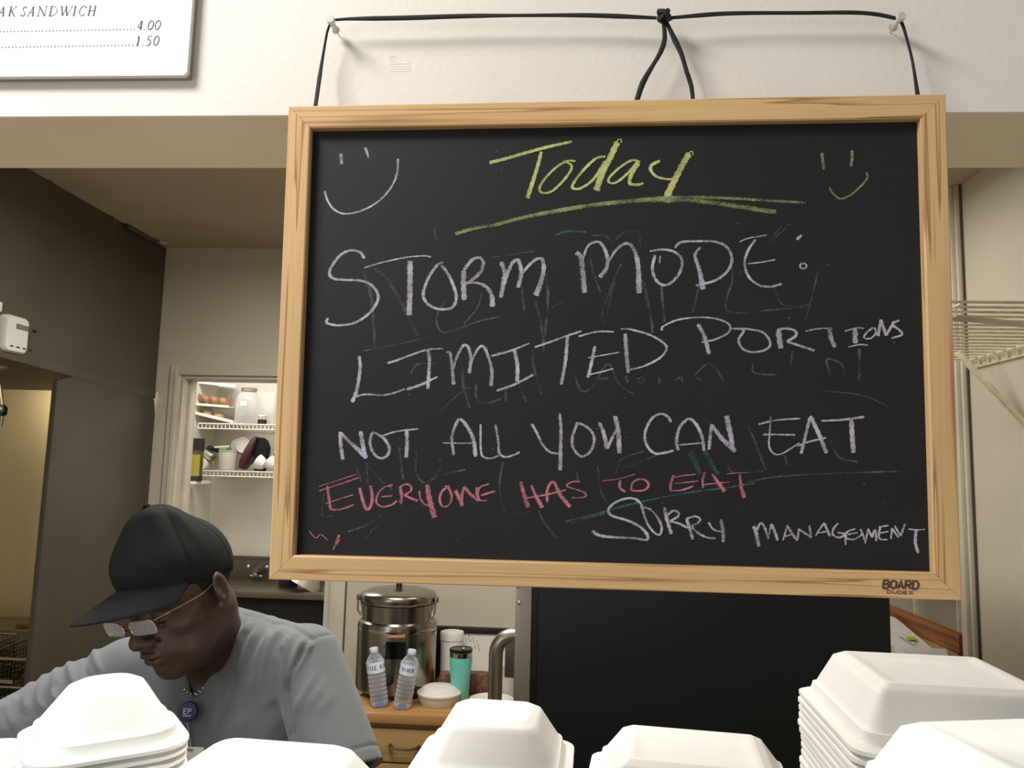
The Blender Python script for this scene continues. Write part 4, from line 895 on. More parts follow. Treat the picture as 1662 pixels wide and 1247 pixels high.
# coffee urn
UY = 3.08; ux = xat(644, 1050, UY); ur = 62.5*UY/1250
ztop_body = zat(644, 1013, UY-0.12); zneck = zat(644, 986, UY-0.13); zlid = zat(644, 962, UY)
m_urn = mat('urn_steel', (158, 155, 148), 0.24, 1.0, var=0.10, nscale=4, bump=0.04, bscale=200, stretch=(1, 1, 0.05))
ur_ = thing('coffee_urn', (ux, UY, zc), 'large round steel coffee urn with a lid and black knob on the wooden worktop', 'urn')
MB().lathe((ux, UY, 0), [(0, zc+0.018), (ur*0.97, zc+0.018), (ur, zc+0.026), (ur, ztop_body-0.02), (ur*0.975, ztop_body-0.006), (ur*0.90, ztop_body), (ur*0.90, zneck-0.004), (ur*0.93, zneck), (0, zneck)], 56, cap=False).build('body', m_urn, ur_, smooth=True)
MB().lathe((ux, UY, 0), [(ur*1.005, ztop_body-0.034), (ur*1.012, ztop_body-0.028), (ur*1.005, ztop_body-0.022)], 56, cap=False).build('bead', m_chrome, ur_, smooth=True)
lr = 59*UY/1250
ld = MB().lathe((ux, UY, 0), [(lr, zneck+0.002), (lr*1.02, zneck+0.006), (lr*1.02, zneck+0.030), (lr*0.985, zneck+0.037), (lr*0.80, zneck+0.047), (lr*0.4, zneck+0.056), (0.0, zneck+0.058)], 56, cap=False).build('lid', m_urn, ur_, smooth=True)
MB().lathe((ux, UY, zneck+0.056), [(0.012, 0), (0.012, 0.008), (0.009, 0.016), (0.018, 0.030), (0.020, 0.036), (0.014, 0.040), (0, 0.041)], 20).build('knob', m_black, ld, smooth=True)
MB().lathe((ux, UY, 0), [(ur*0.93, zneck-0.003), (lr*1.0, zneck-0.001), (lr*1.0, zneck+0.0015)], 48, cap=False).build('gasket', m_black, ur_)
for i in range(3):
    a = radians(-90+120*i+30); MB().lathe((ux+0.75*ur*cos(a), UY+0.75*ur*sin(a), zc), [(0.012, 0), (0.012, 0.018)], 12).build('foot', m_black, ur_)
for sx in (-1, 1):
    x = ux+sx*(lr*1.03+0.004)
    MB().box((x-0.008, UY-0.03, zneck+0.004), (x+0.008, UY-0.006, zneck+0.026)).build('latch', m_steel, ur_, bevel=0.003)
    MB().tube([(x, UY-0.03, zneck+0.022), (x-sx*0.002, UY-0.04, zneck-0.03), (x-sx*0.012, UY-0.03, zneck-0.052), (x-sx*0.016, UY-0.018, zneck-0.03), (x, UY-0.008, zneck+0.018)], 0.003, 6, closed=True).build('bail', m_steel, ur_, smooth=True)
def patch(c, r, a0, a1, z0, z1, n=8):
    mb = MB(); A = [radians(a0+(a1-a0)*i/n) for i in range(n+1)]
    mb.v = [(c[0]+r*cos(a), c[1]+r*sin(a), z) for a in A for z in (z0, z1)]; mb.f = [(2*i, 2*i+2, 2*i+3, 2*i+1) for i in range(n)]; return mb
zs_ = zat(650, 1036, UY-ur); patch((ux, UY), ur+0.0006, -92, -68, zs_, zs_+0.012).build('sticker', mat('orange_sticker', (196, 140, 92), 0.5), ur_)
zp_ = zat(650, 1071, UY-ur); patch((ux, UY), ur+0.0008, -94, -66, zp_, zp_+0.062).build('dark_reflection', mat('gloss_black', (10, 10, 10), 0.15), ur_)  # black patch on the urn stands in for a square dark reflection
MB().lathe((ux+0.01, UY-ur-0.001, zc+0.075), [(0.016, 0), (0.014, 0.02), (0.010, 0.045)], 14, axis=(0, -1, 0)).build('tap', m_black, ur_, smooth=True)

# two water bottles
m_pet = glassy('clear_plastic', (236, 240, 246), 0.04, 0.10); m_water = glassy('water', (200, 212, 230), 0.02, 0.10)
m_lab = mat('bottle_label', (232, 238, 242), 0.35, var=0.02); m_blue = mat('label_blue', (40, 70, 160), 0.4, var=0); m_green = mat('label_green', (90, 170, 90), 0.4, var=0)
m_capb = mat('bottle_cap', (206, 212, 232), 0.35, var=0.02)
def bottle(px, pyb, Y, H, lean, label, rot, text):
    b = aZ(px, pyb, zc); b = np.array([xat(px, pyb, Y), Y, zc])
    t = thing('water_bottle', b, label, 'bottle', 'water bottles on the wooden worktop')
    R = 0.032; k = H/0.205
    pr = [(0, 0.004), (0.018, 0.001), (0.026, 0.001), (R, 0.010)]
    for i in range(7):
        z = 0.016+i*0.0155; pr += [(R, z), (R, z+0.006), (R*0.93, z+0.0095), (R, z+0.013)]
    pr += [(R, 0.126), (R*1.01, 0.128), (R*1.01, 0.160), (R, 0.162), (R*0.93, 0.170), (R*0.74, 0.182), (R*0.48, 0.192), (0.0125, 0.197), (0.0125, 0.199)]
    L = Matrix.Translation(Vector(b)) @ Matrix.Rotation(radians(lean), 4, 'Y') @ Matrix.Scale(k, 4)
    sc_t = [(r, z*0.955) for r, z in pr]
    MB().lathe((0, 0, 0), sc_t, 28, cap=False).xf(L).build('bottle_body', m_pet, t, smooth=True)
    MB().lathe((0, 0, 0), [(0, 0.006), (R*0.9, 0.008)]+[(r*0.965, z*0.955) for r, z in pr[4:-9]]+[(R*0.965, 0.150), (0, 0.150)], 28, cap=False).xf(L).build('water', m_water, t, smooth=True)
    MB().lathe((0, 0, 0), [(0.0150, 0.188), (0.0155, 0.190), (0.0155, 0.203), (0.0140, 0.205), (0, 0.205)], 24).xf(L).build('bottle_cap', m_capb, t, smooth=True)
    MB().lathe((0, 0, 0), [(0.0, 0.003), (0.020, 0.004), (0.012, 0.012), (0, 0.014)], 14, cap=False).xf(L).build('base_tint', mat('blue_tint', (60, 80, 160), 0.2), t, smooth=True)
    lb = MB().lathe((0, 0, 0), [(R*1.025, 0.121), (R*1.025, 0.158)], 40, cap=False).xf(L).build('bottle_label', m_lab, t, smooth=True)
    mb = MB(); rr = R*1.035; hgt = 0.013; a0 = radians(rot)
    for i, c in enumerate(text):
        for st in GL.get(c, []):
            P = [];
            for u, v in st:
                a = a0+(i*0.0095+u*0.0078)/rr; P.append(np.array([rr*sin(a), -rr*cos(a), 0.133+v*hgt]))
            for q in range(len(P)-1):
                nrm = (P[q][0], P[q][1], 0); flat_ribbon(mb, [P[q], P[q+1]], 0.0024, nrm)
    mb.xf(L).build('label_lettering', m_blue, lb, label='blue lettering ICE RIVER')
    mb = MB(); a = a0-0.42
    for q in range(8):
        aa = a+0.010/rr*cos(q*pi/4); mb.v.append((rr*sin(aa), -rr*cos(aa), 0.141+0.009*sin(q*pi/4)))
    mb.f.append(tuple(range(8))); mb.xf(L).build('label_leaf', m_green, lb)
    return t
bottle(617, 1141, 2.87, 0.208, -9, 'water bottle leaning left nearest the man, blue lettering in front', -24, 'ICE RIVER')
bottle(652, 1148, 2.86, 0.208, 8.5, 'water bottle leaning right beside the foam bowl', -100, 'ICE RIVER')

# foam bowl with lid
m_foam2 = mat('foam_grey_white', (214, 208, 200), 0.6, var=0.02)
x = xat(711, 1140, 2.92); rb_ = 34*2.92/1250
bw = thing('lidded_bowl', (x, 2.94, zc), 'low round white bowl with a domed lid between bottle and tumbler', 'bowl')
MB().lathe((x, 2.94, zc), [(0, 0.0005), (rb_*0.86, 0.0005), (rb_*0.98, 0.024), (rb_, 0.036), (rb_*0.97, 0.038), (0, 0.038)], 40).build('bowl', m_foam2, bw, smooth=True)
MB().lathe((x, 2.94, zc), [(rb_*1.02, 0.034), (rb_*1.03, 0.041), (rb_*0.95, 0.044), (rb_*0.80, 0.055), (rb_*0.70, 0.060), (rb_*0.3, 0.062), (0, 0.062)], 40, cap=False).build('lid', m_foam2, bw, smooth=True)
# teal tumbler
x = xat(747, 1100, 2.98)
tm = thing('tumbler', (x, 2.98, zc), 'teal insulated tumbler with a black lid', 'tumbler')
zt_t = zat(747, 1052, 2.98)-zc; rt = 18*2.98/1250
MB().lathe((x, 2.98, zc), [(0, 0.0005), (rt*0.74, 0.0005), (rt*0.78, 0.006), (rt*0.86, zt_t*0.45), (rt, zt_t*0.80), (rt, zt_t*0.84), (0, zt_t*0.84)], 36).build('body', mat('teal_coat', (118, 204, 190), 0.45, var=0.04), tm, smooth=True)
MB().lathe((x, 2.98, zc), [(rt*0.99, zt_t*0.84), (rt*1.0, zt_t*0.93), (rt*0.97, zt_t*0.935)], 36).build('steel_rim', m_chrome, tm, smooth=True)
MB().lathe((x, 2.98, zc), [(rt*0.99, zt_t*0.93), (rt*1.02, zt_t*0.95), (rt*1.02, zt_t*0.985), (rt*0.95, zt_t), (rt*0.8, zt_t*0.99), (0, zt_t*0.985)], 36, cap=False).build('lid', mat('smoke_lid', (30, 28, 28), 0.15), tm, smooth=True)
MB().sphere((x+0.012, 2.955, zc+zt_t+0.003), 0.006, 10, 6).build('slider', m_chrome, tm, smooth=True)
# white canister, snack bags, notice stand
x = xat(733, 1060, 3.22); r3 = 18.5*3.22/1250; z3 = zat(733, 1025, 3.22)-zc
cn = thing('white_canister', (x, 3.22, zc), 'tall white canister behind the teal tumbler', 'canister')
MB().lathe((x, 3.22, zc), [(0, 0.0005), (r3*0.92, 0.0005), (r3*0.95, z3*0.75), (r3*0.98, z3*0.86)], 36).build('body', m_foam, cn, smooth=True)
MB().lathe((x, 3.22, zc), [(r3*1.02, z3*0.845), (r3*1.02, z3*0.97), (r3*0.97, z3), (0, z3)], 36, cap=False).build('lid', m_white, cn, smooth=True)
m_nut = mat('brown_snack', (112, 80, 54), 0.6, var=0.5, nscale=55, bump=0.8, bscale=60)
for i, (pa, pb, lab) in enumerate(((712, 731, 'brown snack bag left of the teal tumbler'), (760, 796, 'brown snack bag right of the teal tumbler'))):
    xa, xb = xat(pa, 1100, 3.10), xat(pb, 1100, 3.10); zh = zat(pa, 1090, 3.10)-zc; rg = []
    for z, g in ((0.001, 0.85), (zh*0.3, 1.0), (zh*0.7, 0.93), (zh*0.95, 0.75), (zh, 0.45)):
        rg.append([((xa+xb)/2+px_*g*(1+0.05*sin(9*px_/0.03+z*60)), 3.10+py_*g, zc+z) for px_, py_, _ in rrect((xb-xa)/2, 0.04, min(0.018, (xb-xa)/2.2), 0, 6)])
    o = MB().rings(rg).build('snack_bag', m_nut, org=((xa+xb)/2, 3.10, zc), smooth=True); tag(o, lab, 'snack bag', 'snack bags by the tumbler')
nb = thing('notice_stand', (xat(770, 1100, 3.30), 3.30, zc), 'white sheet with handwritten notes held in a dark metal stand', 'stand')
xa, xb = xat(716, 1030, 3.31), xat(850, 1030, 3.31); zt3 = zat(760, 1018, 3.31)
m_dk = mat('dark_metal', (52, 47, 44), 0.45, 0.6)
MB().box((xa-0.02, 3.295, zt3-0.024), (xb, 3.325, zt3)).build('top_rail', m_dk, nb, bevel=0.003)
MB().box((xa-0.022, 3.285, zc), (xa+0.002, 3.325, zt3-0.004)).build('post', m_dk, nb, bevel=0.003)
MB().box((xa-0.055, 3.15, zc), (xa-0.040, 3.325, zt3-0.03)).build('side_plate', m_dk, nb)
shp = MB().box((xa+0.004, 3.302, zc+0.03), (xb, 3.306, zt3-0.022)).build('sheet', m_white, nb)
mb = MB(); rg = random.Random(5)
for k in range(4):
    for j in range(6):
        px0 = 753+k*6.2+j*0.9+k*0.6; py0 = 1029+j*3.9+k*3.8+rg.uniform(-.6, .6)
        if rg.random() < 0.8:
            a = aY(px0, py0, 3.3015); b = aY(px0+rg.uniform(1, 2.6), py0+rg.uniform(-1.4, 1.8), 3.3015); flat_ribbon(mb, [a, b], 0.0028, (0, 1, 0))
mb.build('handwriting', mat('pen_ink', (86, 80, 96), 0.7), shp, kind='stuff')
# foam cup and wide bowl by the fridge door
x = xat(826, 1100, 2.95); c0 = zat(826, 1079, 2.95)-zc
cu = thing('foam_cup', (x, 2.98, zc), 'white foam cup behind the steel door handle', 'cup')
MB().lathe((x, 2.98, zc), [(0, 0.0005), (0.028, 0.0005), (0.042, c0*0.93), (0.044, c0*0.95), (0.044, c0), (0.040, c0), (0.036, c0*0.9), (0, c0*0.2)], 32, cap=False).build('cup', m_foam2, cu, smooth=True)
x = xat(799, 1125, 2.88)
wb = MB().lathe((x, 2.87, zc), [(0, 0.0005), (0.045, 0.0005), (0.060, 0.012), (0.079, 0.040), (0.080, 0.043), (0.076, 0.042), (0.055, 0.012), (0, 0.006)], 40, cap=False).build('shallow_bowl', m_foam2, org=(x, 2.87, zc), smooth=True)
tag(wb, 'shallow white bowl on the worktop below the steel door handle', 'bowl')

# ================================================================== pantry: sink, shelves and what stands on them
SKY = 4.30; szr = zat(455, 962, SKY)
skx0, skx1 = PL+0.002, xat(700, 965, SKY)
skx1 = min(skx1, PR-0.002)
sk = thing('sink', (-1.7, 4.6, 0), 'stainless sink with splashback seen through the pantry doorway', 'sink')
MB().box((skx0, SKY, szr-0.035), (skx1, SKY+0.05, szr)).box((skx0, SKY+0.05, szr-0.02), (skx1, PB-0.03, szr-0.012)).build('rim', m_steel, sk, bevel=0.006)
zsp = zat(410, 905, PB-0.03)
MB().box((skx0, PB-0.03, szr-0.02), (skx1, PB-0.004, zsp)).build('splashback', mat('splash_steel', (112, 104, 96), 0.45, 0.8, var=0.06), sk, bevel=0.004)
MB().box((skx0, PB-0.036, zsp-0.008), (skx1, PB-0.003, zsp+0.006)).build('splash_edge', m_steeld, sk, bevel=0.002)
MB().box((skx0+0.03, SKY+0.06, 0.25), (skx1-0.03, PB-0.05, szr-0.021)).build('basin_shade_box', mat('sink_shade_black', (24, 23, 22), 0.7), sk, bevel=0.01)  # basin box enlarged and coloured near-black to stand in for shade below the rim
for x in (skx0+0.05, skx1-0.08): MB().box((x, SKY+0.08, 0), (x+0.03, SKY+0.11, 0.26)).build('leg', m_steeld, sk)
fp = aY(421, 925, PB-0.035)
fc_ = thing('faucet', fp, 'chrome wall faucet with lever above the sink', 'faucet')
MB().lathe(tuple(fp), [(0.042, 0), (0.040, 0.01), (0.022, 0.03), (0.018, 0.07)], 24, axis=(0, -1, 0)).build('escutcheon', m_steeld, fc_, smooth=True)
MB().tube(cr_spline([(fp[0], fp[1]-0.05, fp[2]), (fp[0]+0.01, fp[1]-0.12, fp[2]-0.005), (fp[0]+0.06, fp[1]-0.18, fp[2]-0.015)], 0.02), 0.010, 10).build('spout', m_chrome, fc_, smooth=True)
MB().tube([(fp[0]-0.03, fp[1]-0.07, fp[2]-0.028), (fp[0]+0.05, fp[1]-0.07, fp[2]-0.030)], 0.008, 10).build('lever', m_chrome, fc_, smooth=True)
for sx in (-1, 1): MB().sphere((fp[0]+sx*0.060, fp[1]-0.03, fp[2]+0.022), 0.014, 12, 8).build('handle', m_chrome, fc_, smooth=True)
# mixing bowl turned over on the drainboard
bp0 = aY(497, 962, SKY+0.15); R_ = 0.115
mbw = thing('mixing_bowl', (bp0[0], SKY+0.16, szr), 'stainless mixing bowl tipped over on the sink edge', 'bowl')
L = Matrix.Translation(Vector((bp0[0]-0.005, SKY+0.16, szr+0.045))) @ Matrix.Rotation(radians(28), 4, 'Y') @ Matrix.Rotation(radians(-12), 4, 'X')
MB().lathe((0, 0, 0), [(R_, -0.035), (R_*1.03, -0.032), (R_*0.98, -0.02), (R_*0.86, 0.015), (R_*0.62, 0.042), (R_*0.3, 0.054), (0, 0.056)], 40, cap=False).xf(L).build('bowl', mat('bowl_steel', (190, 184, 174), 0.3, 1.0, var=0.06), mbw, smooth=True)
MB().tube([tuple(L @ Vector((R_*1.02+0.016-0.018*cos(a), 0.018*sin(a)*1.2, 0.012))) for a in [2*pi*k/14 for k in range(14)]], 0.0028, 6, closed=True).build('ring_handle', m_chrome, mbw, smooth=True)
pn_ = aY(458, 958, SKY+0.2)
pn = thing('saucepan', (pn_[0], SKY+0.3, szr-0.012), 'dark saucepan beside the tipped mixing bowl', 'pan')
MB().lathe((pn_[0], SKY+0.3, szr-0.011), [(0, 0), (0.05, 0), (0.055, 0.01), (0.057, 0.06), (0.053, 0.06), (0.05, 0.01), (0, 0.008)], 28, cap=False).build('pan_body', m_dk, pn, smooth=True)
MB().tube([(pn_[0]+0.05, SKY+0.3, szr+0.04), (pn_[0]+0.13, SKY+0.3, szr+0.05)], 0.007, 8).build('handle', m_dk, pn, smooth=True)
# wire shelves
m_wht = mat('coated_wire_white', (222, 216, 200), 0.4, var=0.04)
SF = 4.58
shz = []
for i, (py, lab) in enumerate(((689, 'upper white wire shelf in the pantry'), (766, 'lower white wire shelf in the pantry'))):
    z = zat(400, py, SF); shz.append(z)
    t = thing('pantry_wire_shelf', (-1.6, 4.7, z), lab, 'shelf', 'pantry wire shelves')
    x0_ = xat(322, py, SF)
    fw_m = MB()
    for (y, zz) in ((SF, z), (SF, z-0.030), (4.72, z-0.003), (4.86, z-0.003)): fw_m.tube([(x0_, y, zz), (PR-0.002, y, zz)], 0.0042, 6)
    fw_m.build('rod', m_wht, t, smooth=True, kind='stuff')
    cw_ = MB(); n = int((PR-x0_)/0.0245)
    for k in range(n+1):
        x = x0_+k*0.0245; cw_.tube([(x, PB-0.01, z-0.0), (x, SF, z-0.0), (x, SF, z-0.030)], 0.0026, 5)
    cw_.build('cross_wire', m_wht, t, kind='stuff')
z1, z2 = shz[0]+0.004, shz[1]+0.004
# clear jar
def clear_jar(px, pyt, r, Y, label):
    x = xat(px, 660, Y); h = zat(px, pyt, Y)-z1
    t = thing('glass_jar', (x, Y, z1), label, 'jar', 'clear jars on the upper pantry shelf')
    MB().lathe((x, Y, z1), [(0, 0.001), (r*0.9, 0.001), (r, 0.012), (r, h*0.62), (r*0.9, h*0.76), (r*0.55, h*0.88), (r*0.52, h*0.92)], 32, cap=False).build('glass', glassy('jar_glass', (226, 228, 226), 0.06, 0.16) if 'jar_glass' not in MATS else MATS['jar_glass'], t, smooth=True)
    MB().lathe((x, Y, z1), [(r*0.60, h*0.90), (r*0.62, h*0.93), (r*0.62, h*0.99), (r*0.58, h), (0, h)], 32).build('lid', mat('jar_lid', (160, 150, 130), 0.4, 0.5), t, smooth=True)
    return t, x, h
t, x, h = clear_jar(403, 630, 0.078, 4.70, 'large clear glass jar with a metal lid on the upper pantry shelf')
MB().box((x-0.015, 4.617, z1+h*0.48), (x+0.022, 4.620, z1+h*0.60)).build('tag', m_white, t)
x = xat(436, 660, 4.70); h = zat(436, 638, 4.70)-z1
cc_ = thing('clear_tub', (x, 4.70, z1), 'clear square tub beside the large jar', 'tub')
MB().rings([[(x+a, 4.70+b, z1+z) for a, b, _ in rrect(0.060*g, 0.060*g, 0.012, 0)] for z, g in ((0.001, 0.9), (h*0.95, 1.0), (h, 1.04))], cap=False).build('tub', glassy('tub_plastic', (216, 214, 210), 0.1, 0.22), cc_, smooth=True)
cn_ = thing('small_tin', (x, 4.60, z1), 'small steel tin on the upper pantry shelf at its right', 'tin')
MB().lathe((x, 4.61, z1), [(0, 0.028), (0.026, 0.028), (0.026, 0.050), (0.025, 0.052)], 24).build('steel_band', m_chrome, cn_, smooth=True)
MB().lathe((x, 4.61, z1), [(0, 0.0), (0.027, 0.0), (0.027, 0.028)], 24).build('base', m_dk, cn_, smooth=True)
MB().lathe((x, 4.61, z1), [(0, 0.0521), (0.024, 0.0521), (0.024, 0.058), (0, 0.058)], 24).build('lid', m_white, cn_, smooth=True)
# bread on trays at the left
m_crust = mat('bread_crust', (140, 102, 72), 0.55, var=0.35, nscale=30, bump=0.3, bscale=50); m_bun = mat('pale_bun', (176, 150, 112), 0.6, var=0.15, nscale=20)
def tray(pxa, pya, pxb, pyb, Ya, Yb, label, lip):
    a = aY(pxa, pya, Ya); b = aY(pxb, pyb, Yb)
    t = thing('bread_tray', ((a[0]+b[0])/2, (Ya+Yb)/2, min(a[2], b[2])), label, 'tray', 'bread trays in the pantry')
    dxx = b[0]-a[0]
    MB().hexa([(a[0], Ya, a[2]-0.006), (b[0], Yb, b[2]-0.006), (b[0], PB-0.06, b[2]-0.004), (a[0], PB-0.06, a[2]-0.006),
               (a[0], Ya, a[2]), (b[0], Yb, b[2]), (b[0], PB-0.06, b[2]+0.002), (a[0], PB-0.06, a[2])]).build('base', m_wht, t)
    MB().hexa([(a[0], Ya-0.004, a[2]-0.008), (b[0], Yb-0.004, b[2]-0.008), (b[0], Yb, b[2]-0.008), (a[0], Ya, a[2]-0.008),
               (a[0], Ya-0.004, a[2]+lip), (b[0], Yb-0.004, b[2]+lip), (b[0], Yb, b[2]+lip), (a[0], Ya, a[2]+lip)]).build('lip', m_wht, t)
    return a, b
a1, b1 = tray(306, 655, 372, 660, 4.60, 4.60, 'upper white tray of glazed brown rolls', 0.006)
a2, b2 = tray(306, 668, 378, 685, 4.60, 4.60, 'tilted white tray of pale buns under the glazed rolls', 0.010)
for i, px in enumerate((320, 335, 349, 363)):
    f_ = (px-306)/66; z = a1[2]+(b1[2]-a1[2])*f_
    x = xat(px, 650, 4.66); o = MB().tube(cr_spline([(x-0.034, 4.68, z+0.030), (x-0.012, 4.645, z+0.046-0.004*i), (x+0.014, 4.645, z+0.044-0.004*i), (x+0.036, 4.68, z+0.028)], 0.01), [0.012]+[0.024+0.003*sin(k*1.7) for k in range(40)][:len(cr_spline([(x-0.034, 4.68, z+0.030), (x-0.012, 4.645, z+0.046-0.004*i), (x+0.014, 4.645, z+0.044-0.004*i), (x+0.036, 4.68, z+0.028)], 0.01))-1], 12).build('bread_roll', m_crust, org=(x, 4.66, z), smooth=True)
    tag(o, ('leftmost', 'second', 'third', 'rightmost')[i]+' glazed brown roll on the upper pantry tray', 'bread', 'glazed rolls on the pantry tray')
for i, px in enumerate((318, 338, 356)):
    f_ = (px-306)/72; z = a2[2]+(b2[2]-a2[2])*f_
    x = xat(px, 670, 4.66); o = MB().sphere((x, 4.66, z+0.021), 0.03, 18, 10, (1.15, 1, 0.7)).build('bun', m_bun, org=(x, 4.66, z), smooth=True)
    tag(o, ('leftmost', 'middle', 'rightmost')[i]+' pale bun on the tilted pantry tray', 'bread', 'pale buns on the tilted tray')
lt = MB().hexa([tuple(aY(312, 621, 4.62)), tuple(aY(382, 629, 4.62)), tuple(aY(382, 629, 4.86)), tuple(aY(312, 621, 4.86)), tuple(aY(312, 617, 4.62)), tuple(aY(382, 625, 4.62)), tuple(aY(382, 625, 4.86)), tuple(aY(312, 617, 4.86))]).build('wall_board', m_foam, org=aY(340, 622, 4.7))
tag(lt, 'thin white board resting above the bread trays', 'board')
# lower shelf
def on2(px, Y=4.66): return xat(px, 750, Y)
lg = MB().box((PL+0.001, 4.40, z2-0.075), (PL+0.10, 4.62, z2-0.058)).build('wall_ledge', m_wht, org=(PL, 4.5, z2-0.075)); 
lx = xat(315, 780, 4.45); lz = zat(317, 781, 4.45)
lg.location = (xat(296, 780, 4.45), 4.5, lz-0.017)
tag(lg, 'small white ledge under the black topped jar', 'ledge')
jb = thing('spice_jar', (lx, 4.45, lz), 'jar with black lid and yellow label at the left of the pantry', 'jar')
hj = zat(317, 712, 4.45)-lz; rj = 0.043
MB().lathe((lx, 4.45, lz), [(0, 0.001), (rj*0.95, 0.001), (rj, 0.01), (rj, hj*0.72), (0, hj*0.72)], 28).build('jar_body', mat('dark_contents', (70, 66, 40), 0.3, var=0.4, nscale=40), jb, smooth=True)
MB().lathe((lx, 4.45, lz), [(rj*1.06, hj*0.72), (rj*1.06, hj), (0, hj)], 28).build('lid', m_black, jb, smooth=True)
MB().lathe((lx, 4.45, lz), [(rj*1.02, 0), (rj*1.03, hj*0.10), (rj*1.01, hj*0.11)], 28).build('foot_band', m_black, jb, smooth=True)
patch((lx, 4.45), rj*1.015, -92, -30, lz+hj*0.12, lz+hj*0.62).build('yellow_label', mat('yellow_label', (150, 140, 44), 0.5, var=0.1), jb)
x = on2(340); o = MB().lathe((x-0.03, 4.64, z2+0.115), [(0, 0), (0.026, 0), (0.028, 0.004), (0.028, 0.078), (0.024, 0.082), (0, 0.082)], 24, axis=(0.8, -0.2, -0.45)).build('steel_shaker', m_chrome, org=(x, 4.64, z2), smooth=True)
tag(o, 'steel shaker lying at an angle on the lower pantry shelf', 'shaker')
x = on2(334); rl = thing('paper_roll', (x, 4.61, z2), 'white roll end with a dark hole on the lower pantry shelf', 'roll')
MB().lathe((x, 4.60, z2+0.036), [(0.008, 0), (0.033, 0), (0.035, 0.004), (0.035, 0.10), (0, 0.10)], 24, axis=(0, 1, 0), cap=False).build('roll', mat('roll_cream', (206, 198, 176), 0.7), rl, smooth=True)
MB().lathe((x, 4.604, z2+0.036), [(0.0, 0), (0.009, 0.0)], 16, axis=(0, 1, 0), cap=False).build('core', m_black, rl)
x = on2(370); tb = thing('utensil_crock', (x, 4.66, z2), 'pale grey crock holding plates and utensils on the lower pantry shelf', 'crock')
MB().lathe((x, 4.66, z2), [(0, 0.001), (0.050, 0.001), (0.054, 0.01), (0.057, 0.115), (0.060, 0.118), (0.060, 0.123), (0.054, 0.123), (0.05, 0.02), (0, 0.012)], 32, cap=False).build('pot', mat('crock_grey', (190, 186, 176), 0.5), tb, smooth=True)
m_platew = mat('plate_white', (226, 224, 220), 0.35)
def leaning_disc(name, x, y, z, r, tilt, yaw, m, label, cat, group=None, thick=0.006):
    Lm = Matrix.Translation(Vector((x, y, z))) @ Matrix.Rotation(radians(yaw), 4, 'Z') @ Matrix.Rotation(radians(tilt), 4, 'X')
    o = MB().lathe((0, 0, 0), [(0, 0), (r*0.6, 0), (r*0.95, 0.012), (r, 0.016), (r, 0.016+thick), (r*0.6, thick), (0, thick)], 32, cap=False).xf(Lm).build(name, m, org=(x, y, z-r), smooth=True)
    return tag(o, label, cat, group)
leaning_disc('white_plate', on2(386), 4.70, z2+0.155, 0.052, 78, 50, m_platew, 'front white plate propped in the grey crock', 'plate', 'white plates in the grey crock')
leaning_disc('white_plate', on2(377), 4.71, z2+0.145, 0.050, 76, 56, m_platew, 'rear white plate propped in the grey crock', 'plate', 'white plates in the grey crock')
o = MB().tube([(on2(345), 4.66, z2+0.140), (on2(371), 4.66, z2+0.148)], 0.007, 8).build('spatula', m_platew, org=(on2(360), 4.66, z2+0.14)); tag(o, 'white handled spatula lying across the grey crock', 'spatula')
o = MB().box((on2(358), 4.63, z2+0.124), (on2(370), 4.66, z2+0.142)).build('green_sponge', mat('sponge_green', (110, 160, 80), 0.9, var=0.2), org=(on2(364), 4.64, z2+0.124), bevel=0.004); tag(o, 'small green sponge on the rim of the grey crock', 'sponge')
o = MB().tube([(on2(352), 4.68, z2+0.118), (on2(340), 4.64, z2+0.140), (on2(336), 4.66, z2+0.142)], [0.012, 0.014, 0.006], 10).build('black_ladle', m_black, org=(on2(345), 4.66, z2+0.11), smooth=True); tag(o, 'black ladle beside the grey crock', 'ladle')
m_maroon = mat('maroon_plastic', (70, 24, 40), 0.4, var=0.15); m_ind = mat('indigo_plastic', (70, 66, 130), 0.4, var=0.1)
Lm = Matrix.Translation(Vector((on2(402), 4.68, z2+0.108))) @ Matrix.Rotation(radians(22), 4, 'Y')
rgs = []
for z, g in ((-0.100, 0.7), (-0.06, 1.0), (0.02, 1.0), (0.08, 0.75), (0.112, 0.45)):
    rgs.append([(a*g, b*g, z) for a, b, _ in rrect(0.024, 0.06, 0.02, 0)])
o = MB().rings(rgs).xf(Lm).build('maroon_tray', m_maroon, org=(on2(402), 4.68, z2), smooth=True); tag(o, 'maroon plastic tray leaning right of the grey crock', 'tray')
leaning_disc('blue_lid', on2(392), 4.74, z2+0.088, 0.055, 72, 60, m_ind, 'blue plastic lid leaning between crock and maroon tray', 'lid')
x = on2(419); kn = thing('black_mitt', (x, 4.70, z2), 'black oven mitt standing on the lower pantry shelf', 'oven mitt')
rgs = []
for z, g, s_ in ((0.001, 0.8, 0), (0.06, 0.9, 0), (0.11, 1.1, 0.004), (0.15, 1.1, 0.006), (0.19, 0.8, 0.002), (0.208, 0.4, -0.004)):
    rgs.append([(x+s_+a*g, 4.70+b*g, z2+z) for a, b, _ in rrect(0.044, 0.03, 0.024, 0)])
MB().rings(rgs).build('mitt', mat('mitt_black', (16, 15, 16), 0.9), kn, smooth=True)
MB().tube([(x-0.036, 4.675, z2+0.16), (x-0.058, 4.66, z2+0.13), (x-0.060, 4.66, z2+0.09)], [0.012, 0.016, 0.010], 10).build('thumb', MATS['mitt_black'], kn, smooth=True)
MB().box((x-0.022, 4.664, z2+0.030), (x+0.016, 4.667, z2+0.046)).build('care_label', mat('pink_tag', (220, 180, 190), 0.6), kn)
